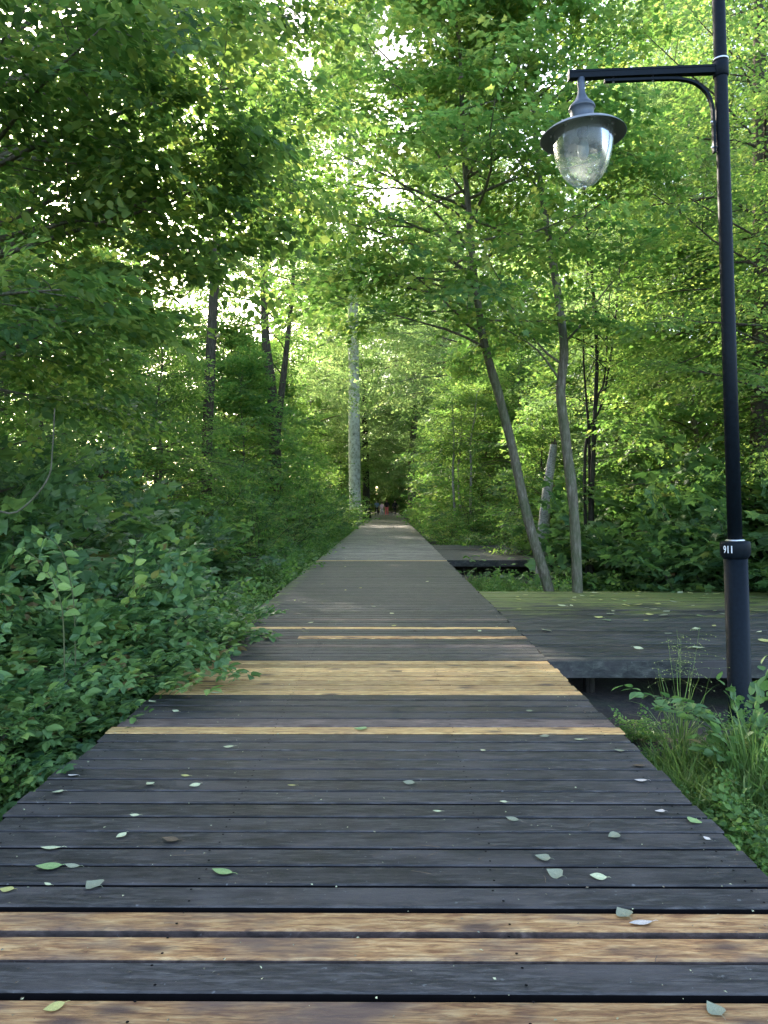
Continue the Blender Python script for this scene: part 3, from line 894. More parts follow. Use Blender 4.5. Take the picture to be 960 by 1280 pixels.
def shrub(name, rng, h, rad_, n_stem, kinds, tm, lmat, label, cat='shrub', base=.45, spread=.16, sscale=1.0, per=5, arch=-.6, elev=(35, 85), smat=None, dense=2, r0=.012):
    root = empty(name, (0, 0, 0), 0, label, cat)
    wood, lf = Geo(), Geo(); sp = Sprays(rng, kinds)
    for s in range(n_stem):
        a = s * 2.39996 + rng.uniform(-.5, .5)
        e = rad(rng.uniform(*elev))
        b = np.array([math.cos(a), math.sin(a), 0]) * rad_ * .18 * rng.uniform(0, 1)
        b[2] = -.12
        Ls = (h * math.sin(e) + rad_ * math.cos(e)) * rng.uniform(.75, 1.15)
        pts = curve_branch(rng, b, (math.cos(a) * math.cos(e), math.sin(a) * math.cos(e), math.sin(e)), Ls, 7, arch, .07)
        pts[:, 2] = np.maximum(pts[:, 2], -.1)
        wood.tube(pts, np.linspace(r0, r0 * .25, 8), 5, 0, cap=False)
        for j in range(per):
            t = .18 + .82 * (j + rng.uniform(0, 1)) / per
            p, tan = along(pts, t)
            for q in range(dense):
                aa = rng.uniform(0, 2 * PI)
                d = tan * .35 + np.array([math.cos(aa), math.sin(aa), rng.uniform(-.1, .35)])
                sp.put(p, d, sscale * rng.uniform(.7, 1.2), .3)
        sp.put(pts[-1], unit(pts[-1] - pts[-2]), sscale, .3)
    sp.fill(lf, tm, 0, base, spread)
    wood.build('stem', smat or M['twig'], root)
    lf.build('foliage', lmat, root)
    return root


PROTO = {}
rs = np.random.default_rng(33)
PROTO['maple_shrub'] = [shrub('maple_shrub', rs, 1.9, 1.0, 13, SP_SHRUB, L_MAPLE_LO, M['leaf_shrub'], None, per=6, base=.42) for _ in range(3)]
PROTO['bramble_bush'] = [shrub('bramble_bush', rs, .85, .85, 22, SP_BRAM, L_OVATE, M['leaf_bramble'], None, 'bramble', per=4, arch=-1.2, base=.5, spread=.19) for _ in range(2)]
PROTO['hazel_bush'] = [shrub('hazel_bush', rs, 2.9, 1.3, 15, SP_HAZEL, L_OVATE, M['leaf_maple'], None, per=7, base=.5, spread=.2, dense=2, r0=.018) for _ in range(2)]
PROTO['leafy_herb'] = [shrub('leafy_herb', rs, .55, .45, 16, SP_HERB, L_OVATE, M['leaf_herb'], None, 'herb', per=4, arch=-.7, base=.5, spread=.2, r0=.005, smat=M['stem_green']) for _ in range(2)]


def straight(h, lean, rng, n=6, wig=.12):
    z = np.linspace(0, h, n)
    x = lean[0] * z / h + np.cumsum(rng.normal(0, wig, n)); y_ = lean[1] * z / h + np.cumsum(rng.normal(0, wig, n))
    x -= x[0]; y_ -= y_[0]
    return np.stack([x, y_, z - .25 * (z == 0)], -1)


def proto_tree(name, seed, h, r, n_limb, c0, ll, kinds, tm, lm, bark, sub, spr, ss, elev=(5, 55), base=.45, spread=.16, bend=-.35, lean=(0, 0), wig=.12):
    rng = np.random.default_rng(seed)
    return tree(name, rng, straight(h, lean, rng, 7, wig), [r, r * .85, r * .7, r * .45, r * .15], n_limb, c0, ll, kinds, tm, lm, bark, elev, bend, sub, spr, ss, base=base, spread=spread)


PROTO['understory_tree'] = [
    proto_tree('understory_tree', 41, 6.0, .055, 40, .12, 2.2, SP_BEECH, L_SIMPLE, M['leaf_beech'], M['bark_grey'], 7, 3, 1.0, base=.45),
    proto_tree('understory_tree', 42, 7.5, .07, 44, .14, 2.6, SP_MAPLE, L_MAPLE_LO, M['leaf_maple'], M['bark_grey'], 7, 3, 1.0, base=.5),
    proto_tree('understory_tree', 43, 5.0, .05, 34, .08, 2.0, SP_HAZEL, L_SIMPLE, M['leaf_beech'], M['bark_brown'], 7, 3, 1.0, base=.5)]
PROTO['forest_tree'] = [
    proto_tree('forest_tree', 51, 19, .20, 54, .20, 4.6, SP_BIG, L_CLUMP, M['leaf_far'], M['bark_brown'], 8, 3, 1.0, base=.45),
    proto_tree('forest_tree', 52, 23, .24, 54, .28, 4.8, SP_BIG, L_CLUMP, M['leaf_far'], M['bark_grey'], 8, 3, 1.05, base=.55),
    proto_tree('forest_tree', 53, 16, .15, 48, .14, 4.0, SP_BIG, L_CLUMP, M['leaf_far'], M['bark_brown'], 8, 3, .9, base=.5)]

ORD = ['first', 'second', 'third', 'fourth', 'fifth', 'sixth', 'seventh', 'eighth', 'ninth', 'tenth', 'eleventh', 'twelfth', 'thirteenth', 'fourteenth',
       'fifteenth', 'sixteenth', 'seventeenth', 'eighteenth', 'nineteenth', 'twentieth'] + ['twenty-' + s for s in ('first', 'second', 'third', 'fourth', 'fifth', 'sixth', 'seventh', 'eighth', 'ninth')] + ['thirtieth'] + ['thirty-' + s for s in ('first', 'second', 'third', 'fourth', 'fifth', 'sixth', 'seventh', 'eighth', 'ninth')] + ['fortieth'] + ['forty-' + s for s in ('first', 'second', 'third', 'fourth', 'fifth', 'sixth', 'seventh', 'eighth', 'ninth')]
used = set()
rp = np.random.default_rng(77)


def place(kind, x, y, label, group, variant=None, sc=None, z=None, rz=None):
    v = int(rp.integers(0, len(PROTO[kind]))) if variant is None else variant
    src = PROTO[kind][v]
    sc = float(rp.uniform(.85, 1.15)) if sc is None else sc
    z = gz(x, y) if z is None else z
    rz = float(rp.uniform(0, 6.28)) if rz is None else rz
    if (kind, v) not in used:
        used.add((kind, v))
        src.location = (x, y, z); src.rotation_euler = (0, 0, rz); src.scale = sc if isinstance(sc, tuple) else (sc,) * 3
        src['label'] = label; src['group'] = group
        return src
    return dup(src, (x, y, z), rz, sc, label, group)


def row(kind, spots, fmt, group, **kw):
    spots = sorted(spots, key=lambda s: s[1])
    for i_, s in enumerate(spots):
        k2 = dict(kw)
        if len(s) > 2 and s[2] is not None: k2['sc'] = s[2]
        if len(s) > 3: k2['variant'] = s[3]
        place(kind, s[0], s[1], fmt.format(o=ORD[i_]), group, **k2)


# --- the edge opposite the lamp
J = lambda s: float(rp.uniform(-s, s))
row('bramble_bush', [(-2.45, 3.0, .55), (-2.75, 3.7, .7), (-2.65, 4.6, .75), (-2.75, 5.5, .85), (-2.55, 6.4, .95), (-3.2, 6.9, 1.1), (-2.45, 7.3, 1.0), (-2.95, 8.0, 1.05), (-3.9, 5.4, 1.1), (-3.8, 6.4, 1.1),
                     (-3.3, 4.3, .85), (-3.5, 3.4, .8)],
    '{o} bright green bramble bush along the planks opposite the lamp', 'brambles at the boardwalk edge')
row('leafy_herb', [(-2.1 + J(.05), 3.4 + i_ * .85 + J(.2), .8 + J(.2)) for i_ in range(9)] + [(-2.3 + J(.12), 9.2 + i_ * 1.05 + J(.3), .8 + J(.2)) for i_ in range(30)],
    '{o} low leafy herb sprouting beside the plank ends opposite the lamp', 'herbs along the boardwalk edge')
row('maple_shrub', [(-4.7, 6.6, 1.0), (-4.2, 8.6, .85), (-5.6, 8.0, 1.1), (-4.8, 9.8, 1.0), (-6.4, 9.8, 1.2), (-3.6, 10.6, .6), (-5.4, 11.5, 1.1), (-4.3, 12.6, .85), (-6.8, 12.6, 1.2), (-3.7, 14.0, .65), (-5.5, 14.4, 1.1), (-4.8, 5.0, .85)],
    '{o} dark broad-leaved maple shrub behind the brambles', 'maple shrubs in the undergrowth')
row('hazel_bush', [(-3.5 + J(.3), 15.5 + i_ * 2.6 + J(.6), .5 + .05 * min(i_, 6) + J(.08)) for i_ in range(16)] + [(-5.2 + J(.6), 16.5 + i_ * 3.4 + J(.8), 1.0 + J(.15)) for i_ in range(10)],
    '{o} yellow-green bush lining the boardwalk before the white trunk', 'bushes lining the boardwalk')
row('understory_tree', [(-5.6, 10.4, .8, 0), (-7.6, 8.4, .9, 1), (-8.5, 12.5, 1.0, 0), (-6.2, 15.5, .95, 2), (-5.6, 18.2, .95, 0), (-9.0, 17.0, 1.1, 1), (-6.8, 20.5, 1.05, 0), (-6.6, 25.0, 1.0, 2), (-10.5, 22.5, 1.2, 1), (-6.9, 31.0, 1.15, 1), (-8.5, 29.0, 1.2, 0), (-7.2, 38.0, 1.2, 0), (-7.5, 42.0, 1.3, 2), (-7.6, 47.0, 1.3, 1)],
    '{o} slender young tree in the thicket opposite the lamp', 'young trees in the thicket')
row('forest_tree', [(-14, 13.0, .9, 0), (-19, 21.0, 1.0, 1), (-17, 33, 1.0, 2), (-20, 52, 1.05, 2), (-6.5, 62, 1.05, 1), (-23, 42, 1.1, 0), (-22, 60, 1.1, 1)],
    '{o} tall forest tree behind the thicket opposite the lamp', 'tall trees of the forest')

# --- the lamp side
row('maple_shrub', [(5.2, 13.25, .8), (5.9, 13.2, 1.0), (6.9, 13.3, 1.2), (8.2, 13.4, 1.25), (5.0, 14.2, .8), (5.3, 14.9, 1.1), (6.4, 15.0, 1.4), (7.9, 15.2, 1.5), (9.5, 14.6, 1.5), (5.5, 16.4, 1.1), (6.0, 18.0, 1.3), (7.0, 17.5, 1.5), (9.2, 17.5, 1.6), (6.2, 20.0, 1.3), (10.8, 15.6, 1.6)],
    '{o} dark maple shrub massed behind the wide mossy deck', 'maple shrubs behind the wide deck')
row('hazel_bush', [(3.0, 27.0, .55), (4.2, 27.2, .75), (5.6, 27.0, .9), (7.2, 27.5, 1.1), (2.5, 28.7, .5), (3.4, 29.8, .8), (5.0, 30.2, 1.1), (2.7, 32.5, .6), (3.6, 35.0, .9), (2.8, 38.0, .8), (4.5, 37.0, 1.2), (3.2, 42.5, .8), (3.6, 47.5, .9), (3.9, 53.0, 1.0), (4.2, 59.0, 1.05), (4.4, 66.0, 1.1), (4.6, 23.5, .8), (8.6, 22.5, 1.2)],
    '{o} bright bush past the smaller deck on the lamp side', 'bushes past the smaller deck')
row('understory_tree', [(6.8, 16.5, 1.0, 1), (9.0, 19.0, 1.2, 0), (4.6, 21.5, .9, 2), (6.6, 24.0, 1.1, 1), (8.4, 14.6, 1.0, 0), (5.4, 29.5, 1.2, 0), (4.6, 35.5, 1.2, 1), (8.0, 31.0, 1.3, 2), (4.6, 43.0, 1.3, 0), (6.5, 50.0, 1.4, 1), (11.0, 17.0, 1.2, 1), (11.5, 24.0, 1.3, 0)],
    '{o} young tree in the thicket beyond the decks', 'young trees beyond the decks')
row('forest_tree', [(7.5, 20.5, .8, 2), (12.5, 19.0, .9, 0), (9.5, 28.0, .95, 1), (6.8, 36.0, .95, 2), (15, 26.0, 1.0, 1), (12, 38.0, 1.0, 0), (18, 36, 1.1, 2), (14, 52, 1.1, 0), (7.0, 60.0, 1.05, 2), (6.8, 76, 1.1, 1), (13, 70, 1.1, 2), (22, 50, 1.1, 1)],
    '{o} tall forest tree behind the decks', 'tall trees behind the decks')
row('forest_tree', [(-4.5, 108, 1.0, 2), (-1.5, 113, 1.05, 0), (2.0, 110, .95, 2), (5.5, 112, 1.0, 1), (-8, 112, 1.1, 1), (-5.8, 84, 1.0, 0), (-9, 95, 1.1, 2), (7, 94, 1.1, 0)],
    '{o} forest tree closing off the far end of the boardwalk', 'trees at the end of the boardwalk')
row('hazel_bush', [(-3.0, 105, .9), (-1.2, 106.5, 1.0), (.6, 106, .95), (2.4, 105, .9), (4.0, 104, 1.0), (-4.6, 103, 1.1), (-1.9, 109, 1.7), (.2, 109.5, 1.8), (2.0, 109, 1.7)],
    '{o} dense bush behind the walkers at the boardwalk end', 'bushes at the boardwalk end')


row('understory_tree', [(-5.4, 27.5, .9, 1), (-6.2, 34.5, 1.2, 0), (-7.6, 46, 1.5, 1), (-7.0, 53, 1.5, 0), (-6.2, 68, 1.5, 1), (-6.6, 80, 1.6, 0), (-6.6, 92, 1.7, 1)],
    '{o} maple-leaved tree edging the walk on the thicket side', 'edging trees on the thicket side')
row('understory_tree', [(5.2, 33.0, 1.25, 1), (5.6, 40.0, 1.4, 1), (6.2, 47, 1.5, 0), (6.0, 56, 1.5, 1), (6.0, 66, 1.6, 0), (6.4, 80, 1.6, 1), (6.4, 92, 1.7, 0)],
    '{o} maple-leaved tree edging the walk on the deck side', 'edging trees on the deck side')
row('understory_tree', [(-2.6, 107, 1.6, 0), (-.4, 108.5, 1.7, 1), (1.8, 107.5, 1.6, 2), (3.6, 106, 1.7, 1), (-5, 105, 1.8, 2)],
    '{o} leafy tree screening the far end of the boardwalk', 'leafy trees at the boardwalk end')
row('forest_tree', [(-8.6, 52, 1.4, 1), (5.4, 50, 1.4, 1), (-5.0, 74, 1.6, 2), (5.2, 66, 1.55, 1), (-6.4, 90, 1.6, 0), (5.6, 84, 1.6, 0), (7.2, 98, 1.6, 1), (-2.6, 118, 1.75, 1), (1.2, 121, 1.8, 0), (4.4, 119, 1.75, 2), (-6.4, 120, 1.8, 0)],
    '{o} very tall forest tree towering past the white-barked one', 'very tall trees at the back')
row('forest_tree', [(-11.5, 34, 1.05, 1), (-16, 19, .9, 2), (10, 22, .85, 1), (16, 20, .9, 0), (10, 60, 1.1, 1)],
    '{o} tall thin-crowned tree deep in the wood', 'deep wood trees')

# ------------------------------------------------------------------ individual trees
def local(pts, base):
    return [np.array(p) - base for p in pts]


# T1 the slim leaning maple
b1 = np.array([*at(687, 742, 12.95)[:2], -.62])
pts = local([b1, at(687, 742, 12.95), at(660, 650, 12.9), at(640, 560, 12.9), at(622, 490, 12.85), at(606, 435, 12.8), at(594, 360, 12.7), at(586, 280, 12.6), at(578, 170, 12.4), at(574, 60, 12.2), at(560, -60, 12.0)], b1)
rng = np.random.default_rng(101)


def ex1(rng, wood, sp):
    for (t, tgt, L) in ((.50, at(400, 395, 12.0), 3.0), (.52, at(455, 330, 11.2), 2.6), (.55, at(700, 420, 12.2), 1.8), (.62, at(370, 230, 11.6), 3.6), (.7, at(420, 120, 11.0), 3.2), (.75, at(700, 150, 12.0), 2.4), (.58, at(430, 300, 13.6), 3.0), (.8, at(380, 40, 11.2), 3.2), (.66, at(380, 170, 12.4), 3.6), (.6, at(350, 300, 12.6), 3.6), (.73, at(400, 90, 12.8), 3.4), (.56, at(380, 380, 13.0), 3.2)):
        p, tan = along(np.array(smooth_path(pts)), t)
        d = np.array(tgt) - b1 - p
        limb(rng, wood, sp, p, unit(d) + [0, 0, .12], L, .024, -.25, 9, 3, 1.0, bare=.35)


tree('maple_tree', rng, pts, [.10, .09, .085, .08, .075, .065, .055, .045, .03, .015], 36, .6, 2.4, SP_MAPLE, L_MAPLE_LO, M['leaf_maple'], M['bark_grey'], (5, 45), -.3, 7, 3, 1.0, b1, 0,
     'slim maple leaning left over the boardwalk from the gap between the decks', 'tree', None, base=.58, spread=.17, extra=ex1)

# T2 the second slim trunk
b2 = np.array([*at(722, 744, 12.35)[:2], -.62])
pts2 = local([b2, at(722, 744, 12.35), at(717, 640, 12.35), at(706, 545, 12.4), at(700, 490, 12.4), at(704, 430, 12.4), at(690, 330, 12.5), at(676, 245, 12.6), at(666, 150, 12.6), at(655, 30, 12.6), at(650, -80, 12.6)], b2)


def ex2(rng, wood, sp):
    for (t, tgt, L) in ((.42, at(655, 410, 12.1), 1.6), (.46, at(610, 385, 11.9), 2.4), (.5, at(800, 350, 12.0), 1.9), (.62, at(840, 200, 12.3), 2.2), (.7, at(560, 90, 12.2), 2.2), (.8, at(800, 60, 12), 2.4)):
        p, tan = along(np.array(smooth_path(pts2)), t)
        d = np.array(tgt) - b2 - p
        limb(rng, wood, sp, p, unit(d) + [0, 0, .1], L, .022, -.22, 6, 3, 1.0, bare=.5)


rng = np.random.default_rng(102)
tree('maple_tree', rng, pts2, [.105, .088, .085, .085, .075, .065, .05, .04, .03, .015], 22, .72, 2.0, SP_MAPLE, L_MAPLE_LO, M['leaf_maple'], M['bark_grey'], (5, 45), -.3, 7, 3, 1.0, b2, 0,
     'slim grey maple with a gently kinked trunk at the rear edge of the mossy deck', 'tree', None, base=.55, spread=.17, extra=ex2)

# T3 broken birch snag
b3 = np.array([*at(678, 700, 17.5)[:2], -.7])
rng = np.random.default_rng(103)
sn = empty('birch_snag', b3, 0, 'broken leaning birch stump with flaking white bark between the two slim maples', 'tree stump')
w = Geo()
pp = smooth_path(local([b3, at(678, 690, 17.5), at(681, 640, 17.5), at(687, 590, 17.5), at(692, 556, 17.5)], b3), 6)
w.tube(pp, np.linspace(.16, .085, len(pp)), 14, 0, wob=.06, rng=rng)
w.build('trunk', M['bark_birch'], sn, True)
w = Geo()
for k in range(7):
    a = k * .9; q0 = pp[-1] + np.array([math.cos(a), math.sin(a), 0]) * .055
    w.tube([q0 - [0, 0, .08], q0 + [.01, 0, rng.uniform(.02, .2)]], [.03, .006], 4)
w.build('splintered_top', M['bark_brown'], sn)

# T4 dark many-stemmed sapling
b4 = np.array([*at(739, 640, 16.0)[:2], -.6])
rng = np.random.default_rng(104)
pts4 = local([b4, at(739, 640, 16), at(742, 540, 16), at(745, 440, 16), at(738, 340, 16), at(730, 260, 16), at(722, 150, 16)], b4)


def ex4(rng, wood, sp):
    for off, tgt in ((0, (728, 430)), (.05, (755, 470)), (-.05, (770, 380))):
        tp = local([b4 + [off, .1, 0], at(736 + off * 100, 560, 16.1), at((736 + tgt[0]) / 2, 500, 16.1), at(*tgt, 16.2), at(tgt[0] + 6, tgt[1] - 110, 16.2)], b4)
        P4 = smooth_path(tp); wood.tube(P4, np.linspace(.04, .012, len(P4)), 7)
        for k in range(4):
            p, tan = along(P4, .45 + .13 * k)
            limb(rng, wood, sp, p, unit(np.array([rng.normal(), rng.normal(), .6])), 1.5, .012, -.2, 4, 3, 1.0)


tree('young_tree', rng, pts4, [.055, .05, .045, .035, .02, .01], 26, .45, 2.0, SP_BEECH, L_SIMPLE, M['leaf_beech'], M['bark_dark'], (10, 50), -.3, 6, 3, 1.0, b4, 0,
     'dark many-stemmed young tree beside the kinked maple, among the shrubs', 'tree', None, base=.5, extra=ex4)

# T5 white trunk
b5 = np.array([*at(444, 655, 58)[:2], -.35])
rng = np.random.default_rng(105)
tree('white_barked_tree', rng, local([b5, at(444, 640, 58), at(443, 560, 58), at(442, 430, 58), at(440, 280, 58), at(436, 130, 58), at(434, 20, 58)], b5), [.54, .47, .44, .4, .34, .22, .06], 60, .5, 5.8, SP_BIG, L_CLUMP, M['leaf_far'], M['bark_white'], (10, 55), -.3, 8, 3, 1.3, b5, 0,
     'stout tree with pale whitish bark at the boardwalk edge', 'tree', None, base=.6, nside=18)
# dark trunk behind it
b6 = np.array([-2.05, 71, -.3])
rng = np.random.default_rng(106)
tree('dark_trunked_tree', rng, straight(15, (-.5, 0), rng), [.38, .33, .3, .2, .05], 30, .35, 4.2, SP_BIG, L_CLUMP, M['leaf_far'], M['bark_dark'], (10, 55), -.3, 7, 3, 1.1, b6, 0,
     'nearly black trunk just behind the pale whitish tree', 'tree', None, base=.5)
b7 = np.array([2.35, 70, -.3])
rng = np.random.default_rng(107)
tree('brown_trunked_tree', rng, straight(17, (.4, 0), rng), [.40, .34, .3, .2, .05], 32, .3, 4.4, SP_BIG, L_CLUMP, M['leaf_far'], M['bark_grey'], (10, 55), -.3, 7, 3, 1.1, b7, 0,
     'brown trunk standing at the plank edge across from the pale whitish tree', 'tree', None, base=.6)
# T7 trunk in front of the sun
b8 = np.array([*at(258, 690, 21)[:2], -.3])
rng = np.random.default_rng(108)
tree('sunlit_tree', rng, local([b8, at(258, 600, 21), at(261, 500, 21), at(266, 400, 21), at(272, 300, 21), at(277, 200, 21), at(282, 60, 21), at(285, -60, 21)], b8), [.17, .155, .15, .135, .12, .1, .07, .03], 38, .5, 3.2, SP_MAPLE, L_SIMPLE, M['leaf_beech'], M['bark_brown'], (5, 50), -.3, 6, 3, 1.15, b8, 0,
     'straight brown trunk standing in front of the bright low sun', 'tree', None, base=.5)
# T8 forked trunk
b9 = np.array([*at(344, 660, 30)[:2], -.3])
rng = np.random.default_rng(109)


def ex9(rng, wood, sp):
    P9 = smooth_path(local([at(346, 540, 30), at(352, 490, 30), at(358, 440, 30), at(366, 360, 30), at(372, 250, 30)], b9))
    wood.tube(P9, np.linspace(.17, .05, len(P9)), 9)
    for k in range(9):
        p, tan = along(P9, .35 + .07 * k)
        limb(rng, wood, sp, p, unit(np.array([rng.normal(), rng.normal(), .5])), 2.6, .03, -.3, 6, 3, 1.3)


tree('forked_tree', rng, local([b9, at(344, 560, 30), at(340, 490, 30), at(332, 420, 30), at(330, 330, 30), at(326, 220, 30), at(320, 100, 30)], b9), [.26, .24, .21, .18, .14, .1, .04], 28, .5, 3.2, SP_MAPLE, L_SIMPLE, M['leaf_beech'], M['bark_brown'], (5, 50), -.3, 6, 3, 1.3, b9, 0,
     'forked brown tree whose two trunks part well above the thicket', 'tree', None, base=.55, extra=ex9)
# T10 dark trunk behind the lamp
b10 = np.array([*at(948, 700, 14.8)[:2], -.4])
rng = np.random.default_rng(110)
tree('brown_trunked_tree', rng, local([b10, at(948, 600, 14.8), at(950, 430, 14.8), at(948, 250, 14.8), at(944, 80, 14.8), at(940, -100, 14.8)], b10), [.21, .19, .18, .16, .12, .06], 30, .4, 3.4, SP_BEECH, L_SIMPLE, M['leaf_beech'], M['bark_brown'], (0, 45), -.3, 7, 3, 1.1, b10, 0,
     'dark brown trunk rising from the shrubs beyond the lamp pole', 'tree', None, base=.55)

for k, (px, top, dd, lab) in enumerate([(572, 545, 30.5, 'thin pale sapling stem, one of three before the smaller deck shrubs, closest to the boardwalk'), (580, 540, 31.0, 'thin pale sapling stem standing between its two neighbours'), (589, 555, 30.0, 'thin pale sapling stem, the one of three standing farthest from the boardwalk')]):
    bs = np.array([*at(px, 640, dd)[:2], -.5]); rng = np.random.default_rng(200 + k)
    tree('sapling', rng, straight(6.5, (.3 * (k - 1), 0), rng, 7, .07), [.05, .05, .045, .035, .015], 16, .62, 1.4, SP_BEECH, L_SIMPLE, M['leaf_beech'], M['bark_birch'], (10, 50), -.3, 5, 3, 1.0, bs, 0, lab, 'sapling', 'saplings by the smaller deck', base=.6)

# near beech whose branches hang over the view, trunk outside the frame
bA = np.array([-4.7, 7.4, gz(-4.7, 7.4)])
rng = np.random.default_rng(120)
SP_OVER = [make_spray(rng, .75, 11, .10, 4, 52, .12, .38) for _ in range(6)]


def exA(rng, wood, sp):
    for (z, tgt, L) in ((3.6, at(180, 190, 6.6), 3.2), (3.9, at(230, 300, 7.6), 3.6), (4.6, at(260, 60, 6.6), 3.8), (4.2, at(330, 150, 7.8), 4.0), (5.2, at(300, 20, 7.2), 4.2), (3.2, at(120, 330, 7.0), 3.0), (4.8, at(150, 90, 5.6), 3.4), (2.9, at(90, 430, 7.4), 2.4), (5.6, at(380, 20, 8.4), 4.6), (5.0, at(320, 230, 9.0), 4.2), (5.4, at(110, 30, 6.2), 3.6), (5.6, at(170, 10, 6.8), 3.8), (5.0, at(230, 120, 7.4), 3.8), (5.8, at(260, 0, 7.8), 4.4), (4.4, at(60, 130, 6.0), 3.0), (3.0, at(60, 260, 5.6), 2.6)):
        p = np.array([0, 0, z]); d = np.array(tgt) - bA - p
        limb(rng, wood, sp, p, unit(d) + [0, 0, .14], L, .032, -.3, 9, 4, 1.0, .36, .2)


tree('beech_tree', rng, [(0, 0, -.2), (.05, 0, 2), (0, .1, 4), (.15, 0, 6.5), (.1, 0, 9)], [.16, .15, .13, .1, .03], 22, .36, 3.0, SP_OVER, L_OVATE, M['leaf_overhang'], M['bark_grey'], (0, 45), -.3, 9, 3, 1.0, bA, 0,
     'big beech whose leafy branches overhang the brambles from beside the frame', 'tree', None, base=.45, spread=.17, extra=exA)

# beech on the lamp side with long half-bare limbs
bB = np.array([7.6, 10.2, -.6]); bB = np.array([8.4, 13.2, -.5])
rng = np.random.default_rng(121)


def exB(rng, wood, sp):
    for (z, tgt, L) in ((5.4, at(770, 120, 11.2), 4.6), (5.0, at(760, 235, 11.6), 4.8), (4.6, at(800, 330, 11.8), 4.6), (6.0, at(840, 40, 11.4), 4.4), (6.6, at(720, 60, 12.4), 5.4), (4.2, at(810, 420, 12.2), 4.2), (7.2, at(800, -20, 11.6), 5.0), (3.6, at(820, 480, 12.8), 3.6), (4.8, at(880, 250, 10.8), 4.0), (5.8, at(900, 150, 10.6), 4.0)):
        p = np.array([0, 0, z]); d = np.array(tgt) - bB - p
        limb(rng, wood, sp, p, unit(d) + [0, 0, .06], L, .034, -.12, 10, 4, 1.0, .36, .3)


tree('beech_tree', rng, [(0, 0, -.2), (.05, 0, 2), (0, .1, 5), (-.15, 0, 8), (-.1, 0, 12)], [.2, .18, .15, .1, .03], 32, .3, 3.2, SP_BEECH, L_OVATE, M['leaf_beech'], M['bark_brown'], (0, 45), -.25, 8, 3, 1.0, bB, 0,
     'beech with long dark spreading limbs seen behind the lamp bracket', 'tree', None, base=.6, spread=.17, extra=exB)

# ------------------------------------------------------------------ plants by the lamp
rng = np.random.default_rng(130)
tg_base = np.array([*at(852, 930, 5.6)[:2], 0]); tg_base[2] = gz(tg_base[0], tg_base[1])


def grass_clump(name, loc, h, n, spread, label, heads=0, seedh=1.0, group=None):
    root = empty(name, loc, 0, label, 'grass clump', group)
    gg = Geo(); hd = Geo()
    for k in range(n):
        a = rng.uniform(0, 6.28); lean = rng.uniform(.1, 1.1)
        L = h * rng.uniform(.55, 1.1); w = rng.uniform(.003, .006)
        p = np.array([math.cos(a), math.sin(a), 0]) * spread * rng.uniform(0, .5)
        d = np.array([math.cos(a) * lean * .5, math.sin(a) * lean * .5, 1.0])
        pts_ = curve_branch(rng, p, d, L, 6, -2.6 * lean - .4, .04)
        side = unit(np.cross(d, [0, 0, 1.0]) + 1e-5)
        wd = np.array([.8, 1, 1, .9, .7, .45, .05]) * w
        v = np.concatenate([pts_ - side * wd[:, None], pts_ + side * wd[:, None]])
        f = [(i_, i_ + 1, i_ + 8, i_ + 7) for i_ in range(6)]
        gg.poly(v, f, 0, float(np.clip(rng.normal(.5, .2), 0, 1)))
    for k in range(heads):
        a = rng.uniform(0, 6.28); lean = rng.uniform(.02, .22)
        d = np.array([math.cos(a) * lean, math.sin(a) * lean, 1.0])
        pts_ = curve_branch(rng, (0, 0, 0), d, seedh * rng.uniform(.85, 1.1), 8, -.12, .02)
        hd.tube(pts_, np.linspace(.0022, .001, 9), 4, 0, .7, cap=False)
        for j in range(13):
            t = .6 + .4 * j / 13
            p, tan = along(pts_, t)
            aa = rng.uniform(0, 6.28); dd = unit(np.array([math.cos(aa), math.sin(aa), .25]))
            Lb = .30 * (1.25 - t) * rng.uniform(.6, 1.6)
            br_ = curve_branch(rng, p, dd, Lb, 3, -.5, .08)
            hd.tube(br_, .0006, 3, 0, .75, cap=False)
            for s in range(3):
                q, t2 = along(br_, .4 + .3 * s)
                hd.leaves(L_SIMPLE, np.array([q]), np.array([t2 + [0, 0, -.6]]), np.array([[.2, .9, .3]]), [.012], np.array([.9]))
    gg.build('blades', M['grass'], root)
    if heads:
        hd.build('seed_head', M['grass'], root)
    return root


grass_clump('tall_grass', tg_base, .62, 60, .24, 'tall arching grass with airy pale seed heads in front of the lamp base', 4, .98)
grass_clump('tall_grass', (tg_base[0] + .2, tg_base[1] - .7, gz(tg_base[0] + .2, tg_base[1] - .7)), .5, 90, .35, 'shorter grass tuft before the tall seeding grass')
grass_clump('tall_grass', (*at(590, 722, 16.0)[:2], -.65), .7, 60, .3, 'bent grass clump in the dark gap before the smaller deck')

